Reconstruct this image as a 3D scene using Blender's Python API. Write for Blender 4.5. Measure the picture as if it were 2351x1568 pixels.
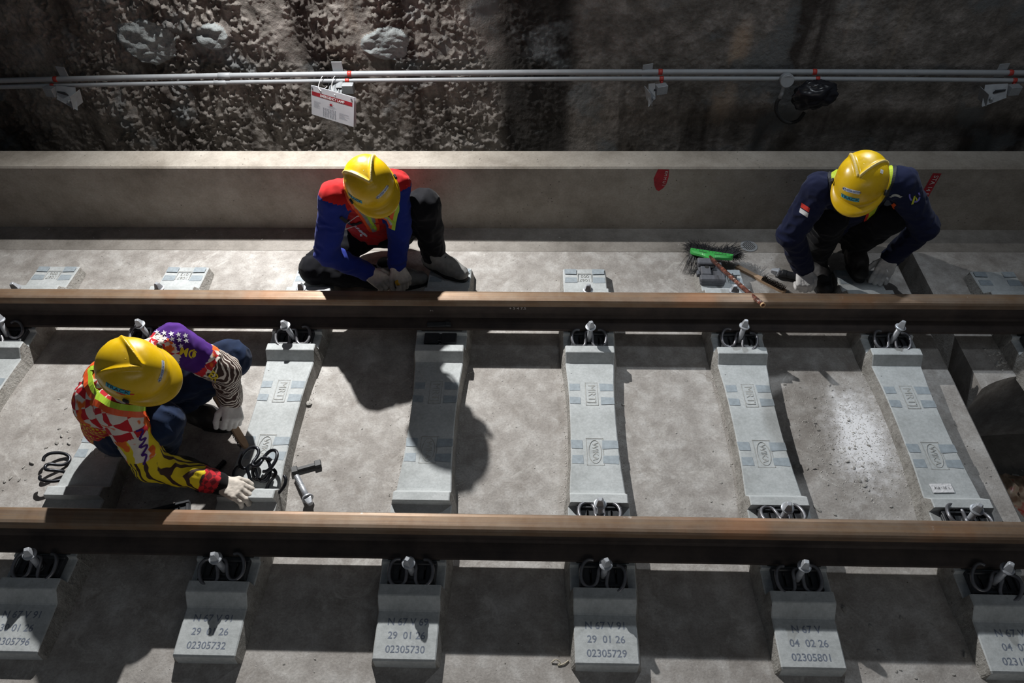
import bpy, math, random
import numpy as np
from mathutils import Vector, Matrix, noise as mnoise
from mathutils.bvhtree import BVHTree

for o in list(bpy.data.objects): bpy.data.objects.remove(o, do_unlink=True)
scene = bpy.context.scene
COL = scene.collection
V = Vector
# ---------------------------------------------------------------- camera, world, lights, exposure
# world frame: X along the track (right in the photo), Y away from the camera, Z up, slab top z = 0, metres
cd = bpy.data.cameras.new('camera'); cam = bpy.data.objects.new('camera', cd); COL.objects.link(cam)
cd.sensor_width = 36.0; cd.lens = 1689.66/2351*36; cd.clip_start = 0.05; cd.clip_end = 60
r_ = V((.99954279, .02534144, -.01649289)); u_ = V((-.00775268, .74204307, .67030737)); f_ = V((-.02922499, .66987304, -.74190027))
M = Matrix((( r_.x, u_.x, -f_.x, 0), (r_.y, u_.y, -f_.y, -1.8331), (r_.z, u_.z, -f_.z, 2.5989), (0, 0, 0, 1)))
cam.matrix_world = M
scene.camera = cam
scene.view_settings.view_transform = 'Standard'; scene.view_settings.look = 'None'
scene.view_settings.gamma = 1.0; scene.view_settings.use_curve_mapping = False
scene.view_settings.exposure = 0.0
w = bpy.data.worlds.new('world'); scene.world = w; w.use_nodes = True
w.node_tree.nodes['Background'].inputs[0].default_value = (0.62, 0.72, 0.85, 1)
w.node_tree.nodes['Background'].inputs[1].default_value = 0.07

def spot(name, loc, tgt, energy, size, blend, radius, col):
    l = bpy.data.lights.new(name, 'SPOT'); l.energy = energy; l.spot_size = math.radians(size); l.spot_blend = blend
    l.shadow_soft_size = radius; l.color = col
    o = bpy.data.objects.new(name, l); COL.objects.link(o); o.location = loc
    o.rotation_euler = (V(tgt)-V(loc)).to_track_quat('-Z', 'Y').to_euler(); return o
spot('work_lamp', (-1.22, 1.88, 2.12), (-1.0, -2.2, 0), 575, 155, 1.0, 0.022, (1.0, .985, .96))
spot('left_wall_fill', (-1.35, 1.86, 2.20), (-1.25, 2.30, 0.9), 260, 94, 0.8, 0.022, (1.0, .985, .96))  # added spot beside the work lamp, rakes light down the knobbly wall
spot('second_work_lamp', (1.62, 1.70, 2.02), (1.35, -0.9, 0), 90, 84, 0.9, 0.03, (.86, .93, 1.0))
l_ = bpy.data.lights.new('fill_light', 'AREA'); l_.shape = 'RECTANGLE'; l_.size = 6; l_.size_y = 1.2; l_.energy = 34; l_.color = (1.0, .95, .88)  # added soft fill from behind the camera, brightens surfaces facing it
o_ = bpy.data.objects.new('fill_light', l_); COL.objects.link(o_); o_.location = (1.8, -6.5, 3.2); o_.rotation_euler = (V((0, 1.2, .3))-V((1.8, -6.5, 3.2))).to_track_quat('-Z', 'Y').to_euler()
spot('right_wall_fill', (1.5, 0.6, 4.6), (1.2, 2.15, 0.5), 150, 60, 1.0, 0.25, (.86, .93, 1.0))  # added overhead spot that lifts the right-hand part of the wall

# ---------------------------------------------------------------- helpers
def link(name, me, mat=None, parent=None, root=None, smooth=False):
    o = bpy.data.objects.new(name, me); COL.objects.link(o)
    if mat is not None:
        for m in (mat if isinstance(mat, (list, tuple)) else [mat]): me.materials.append(m)
    if smooth:
        me.polygons.foreach_set('use_smooth', [True]*len(me.polygons))
    if parent is not None:
        o.parent = parent
    return o

class MB:
    def __init__(s): s.v = []; s.f = []; s.m = []; s.mi = 0
    def add(s, vs, fs, mi=None):
        b = len(s.v); s.v += [tuple(p) for p in vs]; s.f += [tuple(i+b for i in f) for f in fs]
        s.m += [s.mi if mi is None else mi]*len(fs)
    def box(s, c, d, R=None, bev=0.0, mi=None):
        hx, hy, hz = d[0]/2, d[1]/2, d[2]/2
        if bev > 0:
            b = min(bev, hx*.9, hy*.9, hz*.9)
            bm = []
            for sx in (-1, 1):
                for sy in (-1, 1):
                    for sz in (-1, 1):
                        bm += [(sx*(hx-b), sy*(hy-b), sz*hz), (sx*(hx-b), sy*hy, sz*(hz-b)), (sx*hx, sy*(hy-b), sz*(hz-b))]
            idx = {}
            k = 0
            for sx in (-1, 1):
                for sy in (-1, 1):
                    for sz in (-1, 1):
                        idx[(sx, sy, sz)] = (k, k+1, k+2); k += 3
            F = []
            for sg in (-1, 1):
                q = [(-1, -1), (1, -1), (1, 1), (-1, 1)]
                F.append([idx[(a, b2, sg)][0] for a, b2 in q][::sg])
                F.append([idx[(a, sg, b2)][1] for a, b2 in q][::-sg])
                F.append([idx[(sg, a, b2)][2] for a, b2 in q][::sg])
            for a in (-1, 1):
                for b2 in (-1, 1):
                    F.append([idx[(-1, a, b2)][0], idx[(1, a, b2)][0], idx[(1, a, b2)][1], idx[(-1, a, b2)][1]][::a*b2*-1])
                    F.append([idx[(a, -1, b2)][0], idx[(a, 1, b2)][0], idx[(a, 1, b2)][2], idx[(a, -1, b2)][2]][::a*b2])
                    F.append([idx[(a, b2, -1)][1], idx[(a, b2, 1)][1], idx[(a, b2, 1)][2], idx[(a, b2, -1)][2]][::-a*b2])
            for key, t in idx.items():
                F.append(list(t)[::key[0]*key[1]*key[2]])
            vs = bm; fs = F
        else:
            vs = [(x, y, z) for x in (-hx, hx) for y in (-hy, hy) for z in (-hz, hz)]
            fs = [(0, 1, 3, 2), (4, 6, 7, 5), (0, 4, 5, 1), (2, 3, 7, 6), (0, 2, 6, 4), (1, 5, 7, 3)]
        if R is not None: vs = [tuple(R @ V(p)) for p in vs]
        s.add([(p[0]+c[0], p[1]+c[1], p[2]+c[2]) for p in vs], fs, mi); return s
    def tube(s, pts, r, n=10, cap=True, mi=None, flat=None):
        pts = [V(p) for p in pts]; rs = r if isinstance(r, (list, tuple)) else [r]*len(pts)
        b = len(s.v); prev = None
        for i, p in enumerate(pts):
            t = (pts[min(i+1, len(pts)-1)]-pts[max(i-1, 0)]).normalized()
            if prev is None:
                a = V((0, 0, 1)) if abs(t.z) < .9 else V((1, 0, 0))
                nx = t.cross(a).normalized()
            else: nx = (prev - t*prev.dot(t)).normalized()
            prev = nx; ny = t.cross(nx)
            for k in range(n):
                a = 2*math.pi*k/n
                s.v.append(tuple(p + nx*math.cos(a)*rs[i] + ny*math.sin(a)*rs[i]*(flat or 1)))
        F = []
        for i in range(len(pts)-1):
            for k in range(n):
                F.append((b+i*n+k, b+i*n+(k+1) % n, b+(i+1)*n+(k+1) % n, b+(i+1)*n+k))
        if cap: F.append(tuple(b+k for k in range(n))[::-1]); F.append(tuple(b+(len(pts)-1)*n+k for k in range(n)))
        s.f += F; s.m += [s.mi if mi is None else mi]*len(F); return s
    def lathe(s, prof, n=24, T=None, mi=None, cap=True):
        b = len(s.v); T = T or Matrix.Identity(4)
        for (r, z) in prof:
            for k in range(n):
                a = 2*math.pi*k/n; s.v.append(tuple(T @ V((r*math.cos(a), r*math.sin(a), z))))
        F = []
        for i in range(len(prof)-1):
            for k in range(n):
                F.append((b+i*n+k, b+i*n+(k+1) % n, b+(i+1)*n+(k+1) % n, b+(i+1)*n+k))
        if cap: F.append(tuple(b+k for k in range(n))[::-1]); F.append(tuple(b+(len(prof)-1)*n+k for k in range(n)))
        s.f += F; s.m += [s.mi if mi is None else mi]*len(F); return s
    def prism(s, poly, z0, z1, T=None, mi=None):
        n = len(poly); T = T or Matrix.Identity(4)
        vs = [tuple(T @ V((x, y, z0))) for x, y in poly]+[tuple(T @ V((x, y, z1))) for x, y in poly]
        fs = [tuple(range(n))[::-1], tuple(range(n, 2*n))]+[(i, (i+1) % n, n+(i+1) % n, n+i) for i in range(n)]
        s.add(vs, fs, mi); return s
    def mesh(s, name='m'):
        me = bpy.data.meshes.new(name); me.from_pydata(s.v, [], s.f); me.update()
        return me
    def build(s, name, mat, parent=None, smooth=False):
        me = s.mesh(name); o = link(name, me, mat, parent, smooth=smooth)
        if any(s.m): me.polygons.foreach_set('material_index', s.m)
        return o

def tag(o, label=None, cat=None, group=None, kind=None):
    if label: o['label'] = label
    if cat: o['category'] = cat
    if group: o['group'] = group
    if kind: o['kind'] = kind
    return o
def thing(name, label, cat, loc=(0, 0, 0), rot=(0, 0, 0), group=None):
    o = bpy.data.objects.new(name, None); COL.objects.link(o); o.location = loc; o.rotation_euler = rot
    o.empty_display_size = .05
    return tag(o, label, cat, group)
def worldpart(o, root):
    """mesh made in world coordinates under a thing standing at root"""
    o.parent = root
    o.matrix_parent_inverse = (Matrix.Translation(root.location) @ root.rotation_euler.to_matrix().to_4x4()).inverted()
    return o
def copy_thing(src, label, loc, rot=(0, 0, 0), group=None):
    r = src.copy(); COL.objects.link(r); r.location = loc; r.rotation_euler = rot; r['label'] = label
    if group: r['group'] = group
    for ch in [c for c in bpy.data.objects if c.parent == src]:
        c = ch.copy(); COL.objects.link(c); c.parent = r
    return r
def catmull(P, n=8, closed=False):
    P = [V(p) for p in P]; out = []
    m = len(P)
    for i in range(m if closed else m-1):
        g = (lambda j: P[j % m]) if closed else (lambda j: P[max(0, min(m-1, j))])
        p0, p1, p2, p3 = g(i-1), g(i), g(i+1), g(i+2)
        for k in range(n):
            t = k/n
            out.append(.5*((2*p1)+(p2-p0)*t+(2*p0-5*p1+4*p2-p3)*t*t+(3*p1-p0-3*p2+p3)*t**3))
    if not closed: out.append(P[-1])
    return out
def text_data(txt, size=1.0, extrude=0.0, bold=0.0):
    c = bpy.data.curves.new('t', 'FONT'); c.body = txt; c.size = size; c.extrude = extrude; c.offset = bold
    c.align_x = 'CENTER'; c.align_y = 'CENTER'; c.resolution_u = 4
    o = bpy.data.objects.new('t', c); COL.objects.link(o); bpy.context.view_layer.update()
    me = bpy.data.meshes.new_from_object(o.evaluated_get(bpy.context.evaluated_depsgraph_get()))
    bpy.data.objects.remove(o); bpy.data.curves.remove(c)
    vs = [tuple(v.co) for v in me.vertices]; fs = [tuple(p.vertices) for p in me.polygons]
    bpy.data.meshes.remove(me); return vs, fs
def put_text(mb, txt, size, org, xd, yd, extrude=0.0, sx=1.0, bold=0.0, mi=None):
    vs, fs = text_data(txt, size, extrude, bold); xd = V(xd).normalized(); yd = V(yd).normalized(); zd = xd.cross(yd)
    mb.add([tuple(V(org)+xd*(p[0]*sx)+yd*p[1]+zd*(p[2]+extrude)) for p in vs], fs, mi)

# ---------------------------------------------------------------- materials
class NT:
    def __init__(s, name):
        s.m = bpy.data.materials.new(name); s.m.use_nodes = True; s.t = s.m.node_tree
        s.b = s.t.nodes['Principled BSDF']; s.tc = s.t.nodes.new('ShaderNodeTexCoord')
    def n(s, typ, **kw):
        k = s.t.nodes.new(typ)
        for a, b in kw.items():
            if a.startswith('i_'):
                key = a[2:].replace('_', ' ')
                k.inputs[int(key) if key.isdigit() else key].default_value = b
            else: setattr(k, a, b)
        return k
    def l(s, a, b): s.t.links.new(a, b)
    def noise(s, scale, detail=4, rough=.6, vec=None, dist=0.0):
        k = s.n('ShaderNodeTexNoise'); k.inputs['Scale'].default_value = scale; k.inputs['Detail'].default_value = detail
        k.inputs['Roughness'].default_value = rough; k.inputs['Distortion'].default_value = dist
        s.l(vec or s.tc.outputs['Object'], k.inputs['Vector']); return k.outputs['Fac']
    def ramp(s, src, stops, interp='LINEAR'):
        k = s.n('ShaderNodeValToRGB'); k.color_ramp.interpolation = interp
        while len(k.color_ramp.elements) < len(stops): k.color_ramp.elements.new(.5)
        for e, (p, c) in zip(k.color_ramp.elements, stops):
            e.position = p; e.color = (c if isinstance(c, (tuple, list)) else (c, c, c))[:3]+(1,) if isinstance(c, (tuple, list)) else (c, c, c, 1)
        s.l(src, k.inputs[0]); return k.outputs[0]
    def mix(s, fac, a, b, mode='MIX'):
        k = s.n('ShaderNodeMix', data_type='RGBA', blend_type=mode)
        for sock, val in ((k.inputs[0], fac), (k.inputs[6], a), (k.inputs[7], b)):
            if hasattr(val, 'default_value') or hasattr(val, 'links'): s.l(val, sock)
            elif isinstance(val, (int, float)): sock.default_value = val
            else: sock.default_value = tuple(val)[:3]+(1,)
        return k.outputs[2]
    def bump(s, src, strength, dist=.01, prev=None):
        k = s.n('ShaderNodeBump'); k.inputs['Strength'].default_value = strength; k.inputs['Distance'].default_value = dist
        s.l(src, k.inputs['Height'])
        if prev: s.l(prev, k.inputs['Normal'])
        return k.outputs[0]
    def done(s, col, rough=.8, metal=0.0, normal=None, spec=.5):
        for nm, val in (('Base Color', col), ('Roughness', rough), ('Metallic', metal), ('Specular IOR Level', spec)):
            so = s.b.inputs[nm]
            if hasattr(val, 'links'): s.l(val, so)
            elif isinstance(val, (int, float)): so.default_value = val
            else: so.default_value = tuple(val)[:3]+(1,)
        if normal: s.l(normal, s.b.inputs['Normal'])
        return s.m
def srgb(r, g, b):
    return tuple(((c/255)/12.92 if c/255 <= .04045 else ((c/255+.055)/1.055)**2.4) for c in (r, g, b))
def plain(name, col, rough=.6, metal=0.0, var=.12, scale=30, bump=0.0, spec=.5):
    t = NT(name); n = t.noise(scale, 4)
    c = t.ramp(n, [(.3, tuple(x*(1-var) for x in col)), (.7, tuple(min(1, x*(1+var)) for x in col))])
    return t.done(c, rough, metal, t.bump(n, bump, .004) if bump else None, spec)
def concrete(name, base, dark, light, scale=4, bump=.25, pits=True, fine=90, specks=.62, rough=.85):
    t = NT(name)
    n1 = t.noise(scale, 6, .62); n2 = t.noise(scale*5.3, 5, .65); n3 = t.noise(fine, 4, .7)
    c = t.ramp(n1, [(.32, dark), (.5, base), (.72, light)])
    c = t.mix(.35, c, t.ramp(n2, [(.3, dark), (.7, light)]))
    c = t.mix(.5, c, t.ramp(n3, [(.35, .72), (.62, 1.0)]), 'MULTIPLY')
    b = t.bump(n3, bump, .004); b = t.bump(n2, bump*.8, .012, b)
    if pits:
        v = t.n('ShaderNodeTexVoronoi', feature='F1'); v.inputs['Scale'].default_value = 38; v.inputs['Randomness'].default_value = 1
        t.l(t.tc.outputs['Object'], v.inputs['Vector'])
        sp = t.n('ShaderNodeMath', operation='MULTIPLY'); t.l(t.ramp(v.outputs['Distance'], [(.06, 1.0), (.15, 0.0)]), sp.inputs[0])
        t.l(t.ramp(t.noise(9, 2), [(specks, 0.0), (specks+.06, 1.0)]), sp.inputs[1])
        c = t.mix(sp.outputs[0], c, tuple(x*.25 for x in dark))
    return t.done(c, rough, 0, b, .3)

def slab_mat():
    t = NT('slab_concrete')
    n1 = t.noise(1.7, 6, .6, dist=.4); n2 = t.noise(11, 6, .66); n3 = t.noise(120, 4, .7); n4 = t.noise(5, 8, .75, dist=1.5)
    c = t.ramp(n1, [(.3, srgb(150, 146, 142)), (.5, srgb(168, 164, 160)), (.7, srgb(188, 185, 181))])
    c = t.mix(.5, c, t.ramp(n2, [(.32, srgb(128, 122, 116)), (.5, srgb(170, 165, 160)), (.66, srgb(208, 206, 203))]))
    c = t.mix(.6, c, t.ramp(n3, [(.34, .68), (.6, 1.0)]), 'MULTIPLY')
    c = t.mix(t.ramp(n4, [(.56, 0.0), (.66, .42)]), c, srgb(218, 216, 212)); c = t.mix(t.ramp(t.noise(7, 7, .72, dist=.8), [(.36, .38), (.46, 0.0)]), c, srgb(128, 121, 114))
    # spilled white powder between the sixth and seventh sleepers
    mp = t.n('ShaderNodeMapping'); mp.inputs['Location'].default_value = (-1.38, -.0, 0); mp.inputs['Scale'].default_value = (1, 1, 1)
    t.l(t.tc.outputs['Object'], mp.inputs['Vector'])
    m2 = t.n('ShaderNodeMapping'); m2.inputs['Rotation'].default_value = (0, 0, math.radians(28)); m2.inputs['Scale'].default_value = (2.6, 1.45, 1)
    t.l(mp.outputs[0], m2.inputs['Vector'])
    ln = t.n('ShaderNodeVectorMath', operation='LENGTH'); t.l(m2.outputs[0], ln.inputs[0])
    ad = t.n('ShaderNodeMath', operation='ADD'); t.l(ln.outputs['Value'], ad.inputs[0]); 
    k = t.n('ShaderNodeMath', operation='MULTIPLY'); k.inputs[1].default_value = .72; t.l(t.noise(26, 7, .75), k.inputs[0]); t.l(k.outputs[0], ad.inputs[1])
    c = t.mix(t.ramp(ad.outputs[0], [(.40, 1.0), (.54, .9), (.62, .45), (.78, 0.0)]), c, srgb(242, 242, 244))
    v = t.n('ShaderNodeTexVoronoi'); v.inputs['Scale'].default_value = 34; t.l(t.tc.outputs['Object'], v.inputs['Vector'])
    sp = t.n('ShaderNodeMath', operation='MULTIPLY'); t.l(t.ramp(v.outputs['Distance'], [(.05, 1.0), (.13, 0.0)]), sp.inputs[0])
    t.l(t.ramp(t.noise(6, 3), [(.55, 0.0), (.62, .9)]), sp.inputs[1])
    c = t.mix(sp.outputs[0], c, srgb(60, 56, 52))
    b = t.bump(n3, .35, .004); b = t.bump(n2, .3, .01, b)
    return t.done(c, .88, 0, b, .25)
M_slab = slab_mat()
M_floor2 = concrete('gutter_concrete', srgb(142, 137, 131), srgb(108, 103, 97), srgb(164, 160, 154), 3, .35)
M_par = concrete('parapet_concrete', srgb(146, 140, 131), srgb(114, 107, 98), srgb(166, 161, 153), 2.2, .3, specks=.56)
M_sleep = concrete('sleeper_concrete', srgb(186, 191, 192), srgb(164, 168, 168), srgb(204, 208, 209), 7, .12, specks=.66)
M_rough = concrete('sleeper_raw_side', srgb(165, 162, 156), srgb(120, 116, 110), srgb(190, 188, 184), 14, .9, specks=.45)
M_patch = plain('blue_grey_paint', srgb(150, 160, 167), .7, 0, .16, 60)
M_emb = concrete('embossed_concrete', srgb(178, 180, 178), srgb(158, 158, 154), srgb(194, 196, 194), 30, .3, pits=False)
M_sten = plain('stencil_ink', srgb(112, 120, 134), .8, 0, .3, 90)
def rail_top_mat():
    t = NT('rail_head_steel')
    mp = t.n('ShaderNodeMapping'); mp.inputs['Scale'].default_value = (1.2, 70, 70); t.l(t.tc.outputs['Object'], mp.inputs['Vector'])
    n1 = t.noise(1.0, 6, .65, mp.outputs[0]); n2 = t.noise(9, 5, .7); n3 = t.noise(2.2, 3)
    c = t.ramp(n1, [(.3, srgb(98, 81, 67)), (.48, srgb(126, 108, 91)), (.6, srgb(142, 117, 90)), (.75, srgb(138, 126, 114))])
    c = t.mix(.4, c, t.ramp(n2, [(.35, srgb(120, 90, 66)), (.65, srgb(150, 134, 118))]))
    c = t.mix(t.ramp(n3, [(.55, 0.0), (.7, .35)]), c, srgb(176, 112, 62))
    c = t.mix(t.ramp(t.noise(14, 6, .7), [(.66, 0.0), (.72, .6)]), c, srgb(205, 200, 194))
    r = t.ramp(n1, [(.3, .62), (.7, .42)])
    return t.done(c, r, .35, t.bump(n1, .12, .002), .4)
M_rtop = rail_top_mat()
def rail_web_mat():
    t = NT('rail_web_steel')
    mp = t.n('ShaderNodeMapping'); mp.inputs['Scale'].default_value = (.8, 30, 30); t.l(t.tc.outputs['Object'], mp.inputs['Vector'])
    n1 = t.noise(1, 5, .6, mp.outputs[0]); n2 = t.noise(7, 6, .7)
    c = t.ramp(n1, [(.3, srgb(58, 53, 53)), (.7, srgb(86, 80, 78))]); c = t.mix(.5, c, t.ramp(n2, [(.35, srgb(54, 48, 46)), (.7, srgb(100, 88, 80))]))
    c = t.mix(t.ramp(t.noise(20, 8, .8), [(.68, 0.0), (.74, .5)]), c, srgb(150, 142, 134))
    return t.done(c, .7, .2, t.bump(n2, .15, .003), .3)
M_rweb = rail_web_mat()
M_zinc = plain('zinc_steel', srgb(178, 182, 188), .42, .35, .12, 60)
M_clamp = plain('black_spring_steel', (.022, .024, .030), .28, .55, .3, 40)
M_clampg = plain('grey_spring_steel', (.20, .20, .215), .35, .6, .25, 40)
M_blackp = plain('black_plastic', (.034, .037, .042), .5, 0, .25, 60, .1)
M_greyp = plain('dusty_grey_plastic', srgb(92, 94, 100), .7, 0, .2, 60, .15)
M_rubber = plain('rubber', (.02, .02, .02), .8)
M_chip = concrete('chip_concrete', srgb(208, 205, 199), srgb(176, 172, 165), srgb(226, 224, 220), 25, .6, pits=False)
M_white = plain('white_paper', srgb(224, 224, 226), .6, 0, .04, 20)
M_ink = plain('ink', (.02, .02, .025), .7, 0, .1)
M_chalk = plain('chalk', srgb(200, 198, 196), .9, 0, .2, 200)
M_redp = plain('red_paint', srgb(150, 22, 38), .7, 0, .35, 22, .1)
M_pipe = plain('grey_pvc', srgb(146, 150, 154), .5, 0, .08, 18)
M_tape = plain('red_tape', srgb(172, 54, 46), .5, 0, .15, 60)
M_metal = plain('galvanised', srgb(150, 154, 158), .5, .2, .12, 30)
M_wood = plain('brush_wood', srgb(186, 156, 126), .6, 0, .12, 12)
M_bristle = plain('wire_bristle', srgb(62, 56, 52), .5, .6, .2)
M_bag = plain('black_bag', (.012, .012, .016), .32, 0, .3, 20)
def dark_band(t, x):  # mask of the dark vertical band in the wall colour
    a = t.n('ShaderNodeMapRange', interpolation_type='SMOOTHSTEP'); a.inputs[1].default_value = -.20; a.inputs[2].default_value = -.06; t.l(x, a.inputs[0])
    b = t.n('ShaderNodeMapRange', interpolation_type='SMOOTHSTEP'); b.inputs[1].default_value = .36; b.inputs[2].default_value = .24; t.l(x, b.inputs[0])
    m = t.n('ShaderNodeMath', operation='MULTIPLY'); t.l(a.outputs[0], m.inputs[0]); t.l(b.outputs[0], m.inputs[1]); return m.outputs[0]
def wall_mat():
    t = NT('rough_wall')
    n1 = t.noise(1.1, 6, .6, dist=.6); n2 = t.noise(9, 6, .68); n3 = t.noise(70, 5, .72)
    mp = t.n('ShaderNodeMapping'); mp.inputs['Rotation'].default_value = (0, math.radians(-9), 0); mp.inputs['Scale'].default_value = (2.6, 1, .35)
    t.l(t.tc.outputs['Object'], mp.inputs['Vector']); ns = t.noise(1.6, 5, .6, mp.outputs[0], .3)
    c = t.ramp(n2, [(.3, srgb(80, 76, 72)), (.5, srgb(112, 107, 102)), (.7, srgb(150, 144, 139))])
    c = t.mix(.5, c, t.ramp(n3, [(.35, .6), (.65, 1.0)]), 'MULTIPLY')
    c = t.mix(t.ramp(ns, [(.38, .85), (.5, .0)]), c, srgb(46, 40, 37))
    c = t.mix(t.ramp(ns, [(.66, 0.0), (.76, .55)]), c, srgb(150, 138, 124))
    c = t.mix(t.ramp(n1, [(.60, 0.0), (.7, .5)]), c, srgb(104, 88, 76))
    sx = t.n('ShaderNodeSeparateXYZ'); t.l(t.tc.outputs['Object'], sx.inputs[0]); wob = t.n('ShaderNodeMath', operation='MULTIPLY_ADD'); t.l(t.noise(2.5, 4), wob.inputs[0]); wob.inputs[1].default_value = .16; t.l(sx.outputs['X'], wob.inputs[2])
    c = t.mix(t.ramp(wob.outputs[0], [(0.0, 0.0), (.001, 0.0)]) if False else t.ramp(dark_band(t, wob.outputs[0]), [(.0, .0), (1.0, .86)]), c, srgb(9, 8, 8))
    for (cx, cz, rx, rz, colr) in ((1.13, .66, .07, .16, (176, 156, 136)), (1.10, .30, .09, .16, (156, 140, 124)), (-1.63, .75, .02, .01, (90, 80, 70))):
        m1 = t.n('ShaderNodeMapping'); m1.inputs['Location'].default_value = (-cx/rx, 0, -cz/rz); m1.inputs['Scale'].default_value = (1/rx, 0, 1/rz); t.l(t.tc.outputs['Object'], m1.inputs['Vector'])
        le = t.n('ShaderNodeVectorMath', operation='LENGTH'); t.l(m1.outputs[0], le.inputs[0]); ma = t.n('ShaderNodeMath', operation='MULTIPLY_ADD'); t.l(t.noise(12, 6, .7), ma.inputs[0]); ma.inputs[1].default_value = 1.3; t.l(le.outputs['Value'], ma.inputs[2])
        mr = t.n('ShaderNodeMapRange'); mr.inputs[1].default_value = 1.0; mr.inputs[2].default_value = 1.75; mr.inputs[3].default_value = .7; mr.inputs[4].default_value = 0; t.l(ma.outputs[0], mr.inputs[0]); c = t.mix(mr.outputs[0], c, srgb(*colr))
    c = t.mix(t.ramp(t.noise(3.1, 4), [(.36, .7), (.44, .0)]), c, srgb(100, 104, 106))
    b = t.bump(n3, .6, .006); b = t.bump(n2, .6, .02, b)
    return t.done(c, .8, 0, b, .35)
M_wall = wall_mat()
M_patchw = concrete('mortar_patch', srgb(128, 133, 134), srgb(98, 103, 104), srgb(150, 156, 156), 10, .8, pits=False)

# ---------------------------------------------------------------- numpy noise
_rs = np.random.RandomState(7); _LAT = _rs.rand(64, 64, 64).astype(np.float32)
def vnoise(P):
    P = np.asarray(P, dtype=np.float32); i = np.floor(P).astype(int); f = P-i; f = f*f*(3-2*f)
    o = 0
    for a in (0, 1):
        for b in (0, 1):
            for c in (0, 1):
                wgt = (f[..., 0] if a else 1-f[..., 0])*(f[..., 1] if b else 1-f[..., 1])*(f[..., 2] if c else 1-f[..., 2])
                o = o+wgt*_LAT[(i[..., 0]+a) % 64, (i[..., 1]+b) % 64, (i[..., 2]+c) % 64]
    return o
def fbm(P, oct=4, g=.5):
    s = 0; a = 1; tot = 0; P = np.asarray(P, dtype=np.float32)
    for k in range(oct): s = s+a*vnoise(P*(2**k)+k*17.3); tot += a; a *= g
    return s/tot
# ================================================================ the setting
def struct(o, label=None): o['kind'] = 'structure'; return o
def gridbox(name, x0, x1, y0, y1, z0, z1, mat, bev=.004):
    return struct(MB().box(((x0+x1)/2, (y0+y1)/2, (z0+z1)/2), (x1-x0, y1-y0, z1-z0), bev=bev).build(name, mat))
slab = MB()
slab.box((-1.85, -.57, -.26), (7.50, 3.51, .50), bev=.012)          # x -5.6..1.9, y -2.325..1.185
slab.build('floor', M_slab)['kind'] = 'structure'
gridbox('floor_gutter', -5.6, 4.6, 1.185, 1.60, -.40, -.020, M_floor2)
# the next slab beyond the gap, its end face bowed
P = [(2.0, 1.185)] + [(2.0+.04*i, .262+.11*(1-math.exp(-.04*i/.16))) for i in range(0, 30)] + [(3.8, .372), (3.8, 1.185)]
s2 = MB(); s2.prism(P, -.5, -.012); struct(s2.build('floor_next_slab', M_slab))
gridbox('floor_pit', 1.7, 4.6, -2.2, .9, -.62, -.50, M_floor2)
# parapet
pp = [(1.38, -.3), (1.38, .372), (1.389, .381), (1.53, .381), (1.53, -.3)]
pm_ = MB(); n = 5
pm_.add([(x, y, z) for x in (-5.6, 4.6) for y, z in pp], [(0, 1, 2, 3, 4)[::-1], (5, 6, 7, 8, 9)]+[(i, (i+1) % n, n+(i+1) % n, n+i) for i in range(n)])
o = pm_.build('wall_parapet', M_par); struct(o)
gridbox('floor_behind_parapet', -5.6, 4.6, 1.53, 2.35, -.5, -.16, M_floor2)
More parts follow.
